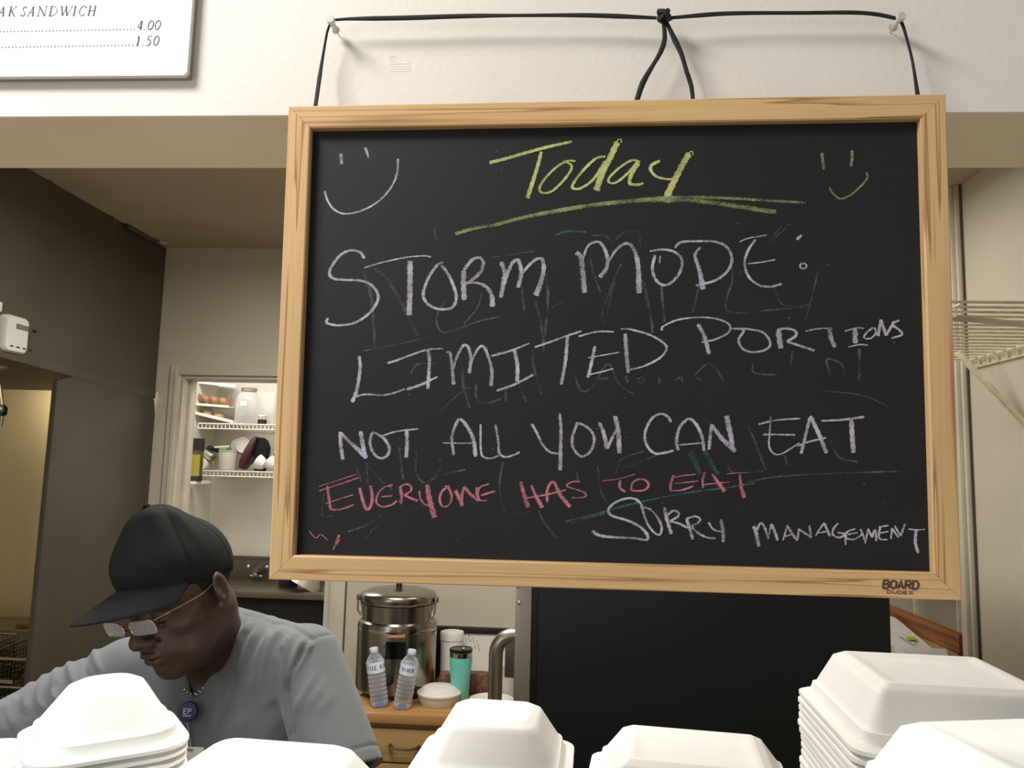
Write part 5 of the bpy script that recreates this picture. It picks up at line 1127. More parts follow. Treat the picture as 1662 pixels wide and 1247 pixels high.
for i, (px, yy, r) in enumerate(((426, 4.62, 0.046), (441, 4.64, 0.044))):
    x = on2(px); Lm = Matrix.Translation(Vector((x, yy, z2+0.052))) @ Matrix.Rotation(radians(-62+10*i), 4, 'Y')
    o = MB().lathe((0, 0, 0), [(0, -0.035), (r*0.6, -0.033), (r*0.92, -0.006), (r, 0.014), (r*1.04, 0.018), (r*0.96, 0.018), (r*0.6, -0.024), (0, -0.028)], 28, cap=False).xf(Lm).build('white_bowl', m_platew, org=(x, yy, z2), smooth=True)
    tag(o, ('white bowl tipped on its side under the black mitt', 'white bowl at the right end of the lower pantry shelf')[i], 'bowl', 'white bowls on the pantry shelf')
o = MB().hexa([(on2(438), 4.70, z2+0.09), (on2(456), 4.70, z2+0.06), (on2(456), 4.74, z2+0.06), (on2(438), 4.74, z2+0.09), (on2(449), 4.70, z2+0.19), (on2(460), 4.70, z2+0.19), (on2(460), 4.74, z2+0.19), (on2(449), 4.74, z2+0.19)]).build('black_clipboard', m_black, org=(on2(448), 4.72, z2+0.06)); tag(o, 'black wedge shaped holder at the right end of the lower pantry shelf', 'holder')
# ================================================================== signed distance modelling for the person
class Field:
    """rectilinear grid of distances; shapes are blended in with a smooth union, in the block they reach"""
    def __init__(s, xs, ys, zs):
        s.ax = [np.array(a, np.float32) for a in (xs, ys, zs)]; s.S = np.full(tuple(len(a) for a in s.ax), 1.0, np.float32)
    def blk(s, lo, hi):
        sl = [];
        for a, l, h in zip(s.ax, lo, hi):
            i = max(0, np.searchsorted(a, l)-1); j = min(len(a), np.searchsorted(a, h)+1)
            if j-i < 1: return None, None
            sl.append(slice(i, j))
        sl = tuple(sl); P = (s.ax[0][sl[0]][:, None, None], s.ax[1][sl[1]][None, :, None], s.ax[2][sl[2]][None, None, :])
        return sl, P
    def put(s, lo, hi, fn, k, op='u', pad=0.03):
        lo = [v-k-pad for v in lo]; hi = [v+k+pad for v in hi]
        sl, P = s.blk(lo, hi)
        if sl is None: return
        b = fn(*P).astype(np.float32); a = s.S[sl]
        if op == 'u':
            if k <= 0: r = np.minimum(a, b)
            else: h = np.clip(0.5+0.5*(a-b)/k, 0, 1); r = a+(b-a)*h-k*h*(1-h)
        else:
            b = -b
            if k <= 0: r = np.maximum(a, b)
            else: h = np.clip(0.5-0.5*(a-b)/k, 0, 1); r = a+(b-a)*h+k*h*(1-h)
        s.S[sl] = r
    def ell(s, c, r, R=None, k=0.01, op='u', off=0.0):
        c = np.array(c, float); r = np.array(r, float)+off; R = np.eye(3) if R is None else R
        m = max(r)
        def fn(x, y, z):
            dx, dy, dz = x-c[0], y-c[1], z-c[2]
            q = [dx*R[0, i]+dy*R[1, i]+dz*R[2, i] for i in range(3)]
            k0 = np.sqrt((q[0]/r[0])**2+(q[1]/r[1])**2+(q[2]/r[2])**2); k1 = np.sqrt((q[0]/r[0]**2)**2+(q[1]/r[1]**2)**2+(q[2]/r[2]**2)**2)+1e-6
            return k0*(k0-1)/k1
        s.put(c-m, c+m, fn, k, op)
    def cap(s, a, b, ra, rb, k=0.01, op='u', off=0.0):
        a = np.array(a, float); b = np.array(b, float); ra += off; rb += off; ab = b-a; L = ab@ab+1e-9
        def fn(x, y, z):
            t = np.clip(((x-a[0])*ab[0]+(y-a[1])*ab[1]+(z-a[2])*ab[2])/L, 0, 1)
            return np.sqrt((x-a[0]-t*ab[0])**2+(y-a[1]-t*ab[1])**2+(z-a[2]-t*ab[2])**2)-(ra+(rb-ra)*t)
        m = max(ra, rb); s.put(np.minimum(a, b)-m, np.maximum(a, b)+m, fn, k, op)
    def plane_cut(s, p, n, k=0.004):
        """keep the side n points to"""
        p = np.array(p, float); n = np.array(n, float); n /= np.linalg.norm(n)
        x, y, z = s.ax[0][:, None, None], s.ax[1][None, :, None], s.ax[2][None, None, :]
        b = -((x-p[0])*n[0]+(y-p[1])*n[1]+(z-p[2])*n[2]); a = s.S
        h = np.clip(0.5-0.5*(a-b)/k, 0, 1); s.S = (a+(b-a)*h+k*h*(1-h)).astype(np.float32)
    def mesh(s):
        S = s.S; nx, ny, nz = S.shape; ins = S < 0
        c = [(i, j, k) for i in (0, 1) for j in (0, 1) for k in (0, 1)]
        cnt = sum(ins[i:nx-1+i, j:ny-1+j, k:nz-1+k].astype(np.int8) for i, j, k in c)
        act = np.argwhere((cnt > 0) & (cnt < 8))
        idx = np.full((nx-1, ny-1, nz-1), -1, np.int32); idx[tuple(act.T)] = np.arange(len(act))
        pos = np.zeros((len(act), 3)); num = np.zeros(len(act))
        X = s.ax
        for d in range(3):
            for u in (0, 1):
                for v in (0, 1):
                    o0 = [0, 0, 0]; o = [q for q in range(3) if q != d]; o0[o[0]] = u; o0[o[1]] = v; o1 = list(o0); o1[d] = 1
                    A = act+o0; B = act+o1
                    a = S[tuple(A.T)]; b = S[tuple(B.T)]; m = (a < 0) != (b < 0)
                    t = np.where(m, a/(a-b+1e-12), 0)
                    pa = np.stack([X[q][A[:, q]] for q in range(3)], 1); pb = np.stack([X[q][B[:, q]] for q in range(3)], 1)
                    pos[m] += (pa+(pb-pa)*t[:, None])[m]; num[m] += 1
        pos /= num[:, None]
        F = []
        for d in range(3):
            o = [q for q in range(3) if q != d]
            sl0 = [slice(None)]*3; sl1 = [slice(None)]*3; sl0[d] = slice(0, S.shape[d]-1); sl1[d] = slice(1, None)
            for q in o: sl0[q] = slice(1, S.shape[q]-1); sl1[q] = slice(1, S.shape[q]-1)
            a = ins[tuple(sl0)]; b = ins[tuple(sl1)]; e = np.argwhere(a != b); fl = a[tuple(e.T)]
            for q in o: e[:, q] += 1
            du = np.zeros(3, int); dv = np.zeros(3, int); du[o[0]] = 1; dv[o[1]] = 1
            q4 = [idx[tuple((e-x).T)] for x in (du*0, du, du+dv, dv)]
            q4 = np.stack(q4, 1); flip = fl if d != 1 else ~fl
            q4[~flip] = q4[~flip][:, ::-1]; F.append(q4)
        F = np.concatenate(F); F = F[(F >= 0).all(1)]
        return pos, F[:, ::-1] if False else F
def np_smooth(V, F, it=1, lam=0.5):
    for _ in range(it):
        acc = np.zeros_like(V); n = np.zeros(len(V))
        for i in range(4):
            a = F[:, i]; b = F[:, (i+1) % 4]
            np.add.at(acc, a, V[b]); np.add.at(acc, b, V[a]); np.add.at(n, a, 1); np.add.at(n, b, 1)
        V = V+lam*(acc/np.maximum(n, 1)[:, None]-V)
    return V
def np_normals(V, F):
    n = np.cross(V[F[:, 2]]-V[F[:, 0]], V[F[:, 3]]-V[F[:, 1]]); N = np.zeros_like(V)
    for i in range(4): np.add.at(N, F[:, i], n)
    return N/(np.linalg.norm(N, axis=1)[:, None]+1e-12)
def np_obj(name, V, F, m, parent, label=None):
    o0 = np.array(parent['_org']); me = bpy.data.meshes.new(name)
    me.vertices.add(len(V)); me.vertices.foreach_set('co', (V-o0).astype(np.float32).ravel())
    me.loops.add(F.size); me.loops.foreach_set('vertex_index', F.astype(np.int32).ravel())
    me.polygons.add(len(F)); me.polygons.foreach_set('loop_start', np.arange(0, F.size, 4, dtype=np.int32)); me.polygons.foreach_set('loop_total', np.full(len(F), 4, np.int32))
    me.update(calc_edges=True); me.validate(); me.materials.append(m); me.shade_smooth()
    o = bpy.data.objects.new(name, me); COL.objects.link(o); o.parent = parent; o['_org'] = tuple(o0)
    if label: o['label'] = label
    return o
def axis_ticks(*segs):
    """segs: (start, end, step) consecutive"""
    out = []
    for a, b, st in segs:
        n = max(1, int(round((b-a)/st))); out += list(np.linspace(a, b, n, endpoint=False))
    out.append(segs[-1][1]); return out

# ------------------------------------------------------------------ pose
HS = 0.91                                        # head size factor
HC = aY(300, 966, 1.26)                         # between the ears
tocam = atan2(CAM[1]-HC[1], CAM[0]-HC[0])
fa = tocam-radians(46); hp = radians(20); hr = radians(-9)
fy_ = np.array([cos(fa)*cos(hp), sin(fa)*cos(hp), -sin(hp)])
side0 = np.array([sin(fa), -cos(fa), 0.0])      # his right hand side
up_ = np.cross(side0, fy_)
hx_ = side0*cos(hr)+up_*sin(hr); hz_ = np.cross(hx_, fy_)
HR = np.stack([hx_, fy_, hz_], 1)               # columns: right, forward, up
def hd(x, y, z): return HC+HR@(np.array([x, y, z])*HS)

man_org = np.array([HC[0]+0.02, 1.47, 0.0])
man = thing('person', man_org, 'man in a black cap, glasses and grey blue shirt leaning over behind the counter', 'person')

NB = aY(348, 1080, 1.365)
RS = aY(205, 1090, 1.36); LS = aY(500, 1070, 1.33)
RE = aY(-78, 1245, 1.23); LE = aY(572, 1320, 1.24)
TZ = 1.0                                        # prep table height
RW = np.array([aY(190, 1300, 1.14)[0], 1.145, TZ+0.075]); LW = np.array([aY(420, 1300, 1.17)[0], 1.165, TZ+0.075])
CH = aY(362, 1215, 1.41); BL = aY(385, 1400, 1.47); PV = np.array([BL[0], 1.50, 0.96])
def torso(f, off=0.0, k=0.03):
    f.ell(CH, (0.175, 0.122, 0.175), k=k, off=off)
    f.cap(aY(452, 1110, 1.35), aY(425, 1290, 1.37), 0.058, 0.090, k=0.05, off=off)
    f.cap(aY(275, 1120, 1.37), aY(315, 1290, 1.37), 0.050, 0.090, k=0.05, off=off)
    f.cap(aY(365, 1135, 1.365), aY(365, 1290, 1.37), 0.066, 0.09, k=0.05, off=off)
    f.ell(CH+np.array([0.0, 0.02, 0.05]), (0.150, 0.10, 0.12), k=k, off=off)
    f.ell(BL, (0.160, 0.135, 0.20), k=0.05, off=off)
    f.ell(PV, (0.165, 0.125, 0.13), k=0.05, off=off)
    f.cap(aY(388, 1036, 1.37), LS+np.array([-0.015, 0.0, -0.004]), 0.046, 0.052, k=k, off=off)
    f.cap(aY(310, 1060, 1.39), RS+np.array([0.015, 0, 0]), 0.045, 0.050, k=k, off=off)
    f.cap(aY(350, 1060, 1.375), CH, 0.060, 0.09, k=k, off=off)
def head(f):
    s = HS
    def E(c, r, k=0.012, op='u', rot=None): f.ell(hd(*c), np.array(r)*s, HR if rot is None else HR@rot, k*s, op)
    def K(a, b, ra, rb, k=0.008, op='u'): f.cap(hd(*a), hd(*b), ra*s, rb*s, k*s, op)
    E((0, -0.008, 0.043), (0.073, 0.086, 0.080), 0.01)
    E((0, 0.030, -0.020), (0.064, 0.066, 0.078), 0.03)
    E((0, 0.044, -0.070), (0.050, 0.048, 0.044), 0.03)
    E((0, 0.066, -0.102), (0.030, 0.026, 0.019), 0.022)
    for sx in (-1, 1):
        E((sx*0.050, 0.052, -0.018), (0.019, 0.024, 0.018), 0.022)       # cheekbone
        E((sx*0.048, 0.030, -0.070), (0.016, 0.034, 0.026), 0.022)       # jaw
        E((sx*0.028, 0.088, 0.030), (0.026, 0.010, 0.008), 0.014)        # brow
    E((0, 0.084, -0.055), (0.034, 0.018, 0.026), 0.018)                  # muzzle
    for sx in (-1, 1): E((sx*0.031, 0.104, 0.010), (0.016, 0.016, 0.011), 0.012, 's')
    for sx in (-1, 1):
        E((sx*0.031, 0.0795, 0.008), (0.0150, 0.0135, 0.0128), 0.003)    # lids
        E((sx*0.031, 0.0930, -0.001), (0.0100, 0.0035, 0.0007), 0.001, 's')
        E((sx*0.031, 0.088, -0.010), (0.014, 0.006, 0.003), 0.006)       # bag below the eye
    K((0, 0.088, 0.020), (0, 0.114, -0.024), 0.0085, 0.0115, 0.010)
    E((0, 0.116, -0.030), (0.0135, 0.0125, 0.0115), 0.008)
    for sx in (-1, 1):
        E((sx*0.0150, 0.103, -0.034), (0.0088, 0.0125, 0.0088), 0.006)
        E((sx*0.0078, 0.109, -0.0435), (0.0040, 0.0055, 0.0035), 0.002, 's')
        K((sx*0.021, 0.094, -0.034), (sx*0.034, 0.076, -0.060), 0.0022, 0.0018, 0.006, 's')   # fold beside the mouth
    E((0, 0.1015, -0.0600), (0.0235, 0.0095, 0.0055), 0.005)
    E((0, 0.0985, -0.0720), (0.0210, 0.0100, 0.0066), 0.005)
    E((0, 0.1070, -0.0655), (0.0250, 0.0080, 0.0013), 0.002, 's')
    E((0, 0.0945, -0.0830), (0.0180, 0.0060, 0.0040), 0.006, 's')
    for sx in (-1, 1):                                                    # ears
        rt = np.array(Euler((radians(-12), 0, radians(sx*-22))).to_matrix())
        E((sx*0.0800, -0.012, 0.004), (0.0080, 0.0215, 0.0310), 0.006, 'u', rt)
        E((sx*0.0880, -0.006, 0.006), (0.0060, 0.0105, 0.0200), 0.004, 's', rt)
        E((sx*0.0790, -0.004, -0.003), (0.0060, 0.0070, 0.0080), 0.004, 'u', rt)
        E((sx*0.0795, -0.003, -0.0255), (0.0060, 0.0085, 0.0090), 0.005, 'u')
    f.cap(hd(0, -0.024, -0.045), NB, 0.056, 0.050, 0.02)
    K((0, 0.02, -0.105), (0, -0.005, -0.075), 0.026, 0.040, 0.025)        # under the chin
def hand(f, w, fwd, back, flip):
    """palm down hand: w wrist, fwd finger direction, back of the hand up, flip +1 puts the thumb on +side"""
    fwd = np.array(fwd, float); fwd /= np.linalg.norm(fwd); back = np.array(back, float); sd = np.cross(fwd, back); sd /= np.linalg.norm(sd); back = np.cross(sd, fwd)
    P = lambda a, b, c: np.array(w)+sd*a*flip+fwd*b+back*c
    Rm = np.stack([sd, fwd, back], 1)
    f.ell(P(0, 0.045, 0), (0.040, 0.050, 0.015), Rm, 0.012)
    f.ell(P(0.004, 0.075, -0.001), (0.042, 0.022, 0.013), Rm, 0.010)
    f.cap(P(0, -0.01, 0), P(0, 0.02, 0), 0.026, 0.024, 0.015)
    for x, L, sp in ((0.031, 0.072, 0.10), (0.011, 0.080, 0.02), (-0.010, 0.074, -0.06), (-0.030, 0.058, -0.16)):
        a = P(x, 0.084, 0.001); b = P(x+sp*L*0.45, 0.084+L*0.45, 0.004); c = P(x+sp*L*0.78, 0.084+L*0.76, -0.004); d = P(x+sp*L, 0.084+L*0.95, -0.016)
        f.cap(a, b, 0.0098, 0.0090, 0.003); f.cap(b, c, 0.0090, 0.0080, 0.002); f.cap(c, d, 0.0080, 0.0070, 0.002)
    f.cap(P(0.028, 0.018, -0.004), P(0.055, 0.050, -0.008), 0.0150, 0.0108, 0.008); f.cap(P(0.055, 0.050, -0.008), P(0.066, 0.082, -0.012), 0.0108, 0.0085, 0.003)

# ------------------------------------------------------------------ body skin: one mesh from crown to feet
hlo = HC-0.16; hhi = HC+0.14
bx = axis_ticks((RE[0]-0.10, hlo[0], 0.008), (hlo[0], hhi[0]+0.02, 0.0027), (hhi[0]+0.02, LE[0]+0.10, 0.006))
by_ = axis_ticks((0.93, HC[1]-0.16, 0.004), (HC[1]-0.16, HC[1]+0.12, 0.0027), (HC[1]+0.12, 1.75, 0.008))
bz = axis_ticks((0.0, 0.90, 0.015), (0.90, 1.08, 0.0042), (1.08, HC[2]-0.16, 0.006), (HC[2]-0.16, HC[2]+0.15, 0.0027))
fb = Field(bx, by_, bz)
torso(fb, -0.005)
head(fb)
for S_, E__, W_ in ((RS, RE, RW), (LS, LE, LW)):
    fb.cap(S_, E__, 0.050, 0.040, 0.02); fb.cap(E__, E__+(W_-E__)*0.35, 0.041, 0.043, 0.015); fb.cap(E__+(W_-E__)*0.35, W_, 0.043, 0.027, 0.02)
hand(fb, RW+np.array([0, 0, -0.018]), (0.75, -0.45, -0.22), (0, 0, 1), -1)
hand(fb, LW+np.array([0, 0, -0.018]), (-0.75, -0.45, -0.22), (0, 0, 1), 1)
HIPS = [PV+np.array([sx*0.085, 0, -0.06]) for sx in (-1, 1)]
KN = [np.array([PV[0]+sx*0.11, 1.50, 0.50]) for sx in (-1, 1)]; AN = [np.array([PV[0]+sx*0.12, 1.56, 0.09]) for sx in (-1, 1)]
for h_, k_, a_ in zip(HIPS, KN, AN):
    fb.cap(h_, k_, 0.082, 0.055, 0.03); fb.cap(k_, k_+(a_-k_)*0.4, 0.055, 0.054, 0.02); fb.cap(k_+(a_-k_)*0.4, a_, 0.054, 0.035, 0.02); fb.cap(a_, a_+np.array([0, -0.15, -0.045]), 0.036, 0.028, 0.02)
V, Fq = fb.mesh(); V = np_smooth(V, Fq, 1, 0.35)
m_skin = mat('skin_dark_brown', (68, 48, 39), 0.46, var=0.10, nscale=26, bump=0.10, bscale=700, spec=0.45)
m_skin.node_tree.nodes['Principled BSDF'].inputs['Subsurface Weight'].default_value = 0.06
m_skin.node_tree.nodes['Principled BSDF'].inputs['Subsurface Radius'].default_value = (0.01, 0.004, 0.002)
np_obj('body', V, Fq, m_skin, man)
del fb
# eyes
for sx in (-1, 1):
    e = MB().sphere(hd(sx*0.031, 0.0785, 0.007), 0.0118, 16, 10).build('eye', mat('eye_white', (214, 206, 196), 0.25, var=0.04), man, smooth=True)
    MB().sphere(hd(sx*0.031, 0.0850, 0.0025), 0.0060, 12, 8).build('iris', mat('iris_dark', (30, 20, 14), 0.2), e, smooth=True)
    MB().tube(cr_spline([hd(sx*0.012, 0.0925, 0.028), hd(sx*0.028, 0.0975, 0.034), hd(sx*0.046, 0.0875, 0.031)], 0.003), [0.0022]+[0.003]*9+[0.0012] if False else 0.0024, 6).build('eyebrow', mat('hair_black', (26, 22, 20), 0.8), man, smooth=True)
# thin moustache
mb = MB()
for sx in (-1, 1): mb.tube(cr_spline([hd(sx*0.003, 0.1085, -0.0520), hd(sx*0.014, 0.1045, -0.0535), hd(sx*0.026, 0.0930, -0.0605)], 0.003), 0.0015, 6)
mb.build('moustache', mat('moustache_hair', (44, 33, 28), 0.9), man, smooth=True)
# short hair around the back under the cap
fh = Field(*[np.arange(HC[i]-0.13, HC[i]+0.13, 0.0035) for i in range(3)])
fh.ell(hd(0, -0.009, 0.038), np.array((0.0765, 0.0890, 0.081))*HS, HR, 0.0)
fh.plane_cut(hd(0, 0.018, 0.0), HR@np.array([0, -1, 0.25])); fh.plane_cut(hd(0, -0.04, -0.018), HR@np.array([0, -0.35, 1]))
V, Fq = fh.mesh(); np_obj('hair', V, Fq, mat('hair_short', (24, 21, 20), 0.9, var=0.3, nscale=300, bump=0.6, bscale=900), man, 'close cropped dark hair')

# ------------------------------------------------------------------ shirt
sx_ = axis_ticks((RE[0]-0.08, LE[0]+0.12, 0.0034)); sy_ = axis_ticks((1.08, 1.22, 0.0034), (1.22, 1.34, 0.0034), (1.34, 1.68, 0.006)); sz_ = axis_ticks((0.84, 1.10, 0.012), (1.10, 1.62, 0.0034))
fs = Field(sx_, sy_, sz_)
torso(fs, 0.004)
LH = LS+(LE-LS)*0.72; RH = RS+(RE-RS)*0.80
fs.cap(LS+np.array([0, 0, 0.000]), LH+(LE-LS)*0.10, 0.057, 0.068, 0.014); fs.cap(RS, RH+(RE-RS)*0.10, 0.056, 0.060, 0.016)
# sleeve hems
def half_space_sub(f, p, n, rad):
    """remove everything past the hem within rad of it"""
    p = np.array(p); n = np.array(n)/np.linalg.norm(n)
    c = p+n*rad
    f.ell(c, (rad, rad, rad), None, 0.003, 's')
half_space_sub(fs, LS+(LE-LS)*0.74, LE-LS, 0.16); half_space_sub(fs, RS+(RE-RS)*0.84, RE-RS, 0.16)
# hollow it out so that the neck opening shows the skin
fi = Field(sx_, sy_, sz_); torso(fi, -0.003); fi.cap(LS, LE, 0.051, 0.050, 0.014); fi.cap(RS, RE, 0.050, 0.050, 0.014)
fs.S = np.maximum(fs.S, -fi.S); del fi
# neck hole and V
tov = (CAM-NB)/np.linalg.norm(CAM-NB)
fs.cap(hd(0, -0.030, -0.03), aY(336, 1040, 1.32), 0.058, 0.044, 0.004, 's')
va_, vb_ = aY(325, 1070, 1.31), aY(311, 1126, 1.290)
fs.cap(va_, vb_, 0.034, 0.011, 0.004, 's'); fs.cap(va_+tov*0.10, vb_+tov*0.08, 0.036, 0.011, 0.004, 's'); fs.cap(vb_, vb_+tov*0.09, 0.010, 0.012, 0.002, 's')
V, Fq = fs.mesh(); V = np_smooth(V, Fq, 2, 0.5)
N = np_normals(V, Fq)
if ((V-V.mean(0))*N).sum(1).mean() < 0: N = -N
# cloth folds: ridges and creases where the fabric is pulled, pushed along the surface normal
d_ = V-CAM; zc_ = d_@_f; PX = 831+FPX*(d_@_r)/zc_; PY = 623.5-FPX*(d_@_u)/zc_; vis = (N[:, 1] < 0.35)
Zm = lambda *pts: [(290+a/4.2, 950+b/4.2) for a, b in pts]
def fold(pts, amp, w, t0=0.15, t1=0.25):
    global V
    P = np.array(cr_spline(pts, 3.0)); n = len(P)
    lo = P.min(0)-4*w; hi = P.max(0)+4*w
    sel = np.where(vis & (PX > lo[0]) & (PX < hi[0]) & (PY > lo[1]) & (PY < hi[1]))[0]
    if len(sel) == 0: return
    D2 = (PX[sel][:, None]-P[None, :, 0])**2+(PY[sel][:, None]-P[None, :, 1])**2
    j = D2.argmin(1); d2 = D2[np.arange(len(sel)), j]; t = j/(n-1)
    tp = np.clip(t/max(t0, 1e-3), 0, 1)*np.clip((1-t)/max(t1, 1e-3), 0, 1)
    V[sel] += N[sel]*(amp*tp*np.exp(-d2/(w*w)))[:, None]
F1 = [(Zm((500, 235), (440, 330), (400, 450), (330, 620), (290, 760)), 0.0038, 6), (Zm((560, 260), (480, 420), (420, 560), (350, 700), (320, 900)), 0.0034, 6),
      (Zm((640, 290), (570, 420), (520, 560), (500, 700), (480, 820)), 0.0036, 6), (Zm((730, 280), (640, 380), (590, 520), (560, 700)), 0.0034, 5.5),
      (Zm((780, 310), (740, 400), (720, 520), (720, 640), (750, 800)), 0.0036, 5), (Zm((860, 350), (810, 450), (775, 560), (745, 700)), 0.0040, 5),
      (Zm((915, 385), (870, 450), (830, 520), (780, 620), (745, 740)), 0.0048, 5), (Zm((930, 560), (900, 660), (850, 760), (790, 860), (760, 930)), 0.0046, 6),
      (Zm((1000, 620), (960, 720), (900, 800), (830, 890)), 0.0030, 7), (Zm((1040, 700), (1000, 800), (930, 900)), 0.0022, 8),
      (Zm((430, 640), (380, 720), (300, 820), (230, 960), (200, 1120)), 0.0030, 8), (Zm((700, 740), (620, 790), (560, 850)), 0.0026, 7),
      (Zm((230, 760), (260, 860), (250, 1000), (230, 1150)), 0.0026, 7), (Zm((520, 880), (440, 930), (380, 1060)), 0.0026, 9),
      (Zm((700, 130), (660, 180), (640, 240)), 0.0026, 5), (Zm((735, 150), (715, 190), (690, 230)), 0.0022, 4.5), (Zm((700, 860), (650, 940), (600, 1050)), 0.0020, 10)]
for i_, (p, a, w) in enumerate(F1): fold(p, a*(2.2 if i_ < 7 else 1.15), w*(1.0 if i_ < 7 else 1.25), 0.35 if i_ >= 7 else 0.15, 0.4)
for p, a, w in [(Zm((885, 400), (820, 520), (760, 640), (735, 740), (750, 860), (770, 960), (775, 1060)), -0.0120, 4.5), (Zm((700, 420), (725, 600), (740, 760)), -0.003, 5),
                (Zm((470, 300), (420, 420), (350, 560), (300, 680)), -0.0026, 5), (Zm((600, 320), (540, 480), (490, 640)), -0.0026, 5)]: fold(p, a, w, 0.1, 0.05)
# sleeve on the far arm
ZL = lambda *pts: [(a/2.67, 780+b/2.67) for a, b in pts]
for p, a, w in [(ZL((330, 720), (300, 800), (330, 900), (360, 960)), 0.0042, 6), (ZL((280, 760), (240, 840), (230, 930), (290, 990)), 0.0042, 6), (ZL((220, 800), (180, 880), (170, 960), (240, 1020)), 0.0038, 6),
                (ZL((420, 690), (410, 760), (440, 850)), 0.0034, 5), (ZL((150, 870), (110, 940), (120, 1020)), 0.0036, 7), (ZL((80, 930), (40, 1000), (60, 1090)), 0.0032, 7), (ZL((380, 740), (370, 820), (410, 900)), -0.0028, 5),
                (ZL((250, 870), (200, 950), (230, 1050)), -0.0030, 5), (ZL((30, 960), (5, 1040), (30, 1120)), 0.0030, 7)]: fold(p, a*1.5, w)
# seams sink a little, neckband stands proud
for p in (Zm((448, 205), (540, 218), (640, 262), (740, 272), (840, 320), (922, 374)), Zm((905, 380), (960, 350), (1052, 336)), Zm((450, 190), (445, 240), (430, 330), (400, 440))): fold(p, -0.0022, 2.2, 0.02, 0.02)
fold(Zm((448, 190), (540, 203), (640, 245), (740, 256), (840, 302), (920, 356)), 0.0016, 4, 0.05, 0.05)
fold(Zm((370, 60), (400, 130), (395, 230), (350, 360), (260, 520), (180, 640), (120, 760)), 0.0030, 7, 0.05, 0.05)
fold([(286, 1092), (298, 1112), (309, 1138)], 0.0026, 5, 0.1, 0.05)
# hem stitching of the near sleeve
hemc = LS+(LE-LS)*0.70; ha = (LE-LS)/np.linalg.norm(LE-LS); dd = np.abs((V-hemc)@ha); near = np.linalg.norm(V-hemc, axis=1) < 0.09
V += N*(np.where(near, -0.0018*np.exp(-(dd/0.0025)**2), 0))[:, None]
m_shirt = mat('heather_grey_shirt', (104, 108, 111), 0.86, var=0.04, nscale=500, bump=0.35, bscale=1400, spec=0.25, rgb2=(114, 117, 119))
m_shirt.node_tree.nodes['Principled BSDF'].inputs['Sheen Weight'].default_value = 0.25
V_sh = V.copy(); np_obj('shirt', V, Fq, m_shirt, man, 'heather grey blue V-neck shirt')
del fs

def surf(px, py, lift=0.004, rad=7):
    d2 = (PX-px)**2+(PY-py)**2; j = np.where(d2 < rad*rad)[0]
    return aY(px, py, float(V_sh[j, 1].min())-lift)
# ------------------------------------------------------------------ trousers, belt line hidden, shoes
ft = Field(np.arange(PV[0]-0.32, PV[0]+0.32, 0.012), np.arange(1.30, 1.72, 0.012), np.arange(0.04, 1.02, 0.015))
ft.ell(PV+np.array([0, 0, -0.03]), (0.176, 0.137, 0.12), k=0.05)
for h_, k_, a_ in zip(HIPS, KN, AN): ft.cap(h_, k_, 0.098, 0.075, 0.02); ft.cap(k_, a_, 0.075, 0.062, 0.02)
V, Fq = ft.mesh(); np_obj('trousers', V, Fq, mat('black_trousers', (28, 28, 32), 0.85, bump=0.2, bscale=400), man)
for a_ in AN:
    rg_ = []
    for z, g in ((0.0, 0.95), (0.02, 1.0), (0.05, 0.95), (0.085, 0.72), (0.11, 0.55)):
        rg_.append([(a_[0]+x*g, a_[1]-0.055*(1 if g > 0.9 else 0.4)+y*g, z) for x, y, _ in rrect(0.05, 0.145, 0.045, 0)])
    MB().rings(rg_).build('shoe', m_black, man, smooth=True)

# ------------------------------------------------------------------ cap
g_ = np.arange(-0.16, 0.161, 0.0027)
fc = Field(g_, np.arange(-0.16, 0.16, 0.0027), np.arange(-0.06, 0.20, 0.0027))
fc.ell((0, -0.006, 0.050), (0.083, 0.097, 0.092), None, 0.0)
fc.ell((0, 0.050, 0.082), (0.062, 0.058, 0.060), None, 0.03)
fc.ell((0, 0.014, 0.138), (0.040, 0.046, 0.038), None, 0.04)
fc.ell((0, -0.050, 0.040), (0.055, 0.036, 0.050), None, 0.03)
fc.cap((-0.056, 0.052, 0.085), (-0.026, 0.030, 0.160), 0.003, 0.003, 0.022, 'u')
fc.cap((-0.068, -0.01, 0.070), (-0.036, -0.00, 0.148), 0.003, 0.003, 0.018, 'u')
fc.plane_cut((0, 0.09, 0.050), (0, -0.30, 1), 0.002)
fc.ell((0, -0.008, 0.030), (0.0775, 0.0905, 0.080), None, 0.002, 's')
Vl, Fc = fc.mesh(); Vl = np_smooth(Vl, Fc, 2, 0.5)
ang = np.arctan2(Vl[:, 0], Vl[:, 1]+0.012); 
Nn = np_normals(Vl, Fc); 
for k in range(6):
    da = np.abs((ang-(k*pi/3)+pi) % (2*pi)-pi); Vl -= np.sign((Nn*Vl).sum(1))[:, None]*Nn*(0.0014*np.exp(-(da*np.hypot(Vl[:, 0], Vl[:, 1])/0.0022)**2))[:, None]
CAPT = HC+0*HR[:, 0]
m_cap = mat('black_cotton_cap', (22, 22, 22), 0.88, var=0.18, nscale=30, bump=0.35, bscale=1500, spec=0.25)
capo = np_obj('cap', Vl@HR.T*HS+CAPT, Fc, m_cap, man, 'black baseball cap')
def hw_(p): return tuple(HC+HR@np.array(p)*HS)
MB().sphere(hw_((0, 0.014, 0.1765)), 0.0065, 12, 7, (1, 1, 0.7)).build('cap_button', m_cap, capo, smooth=True)
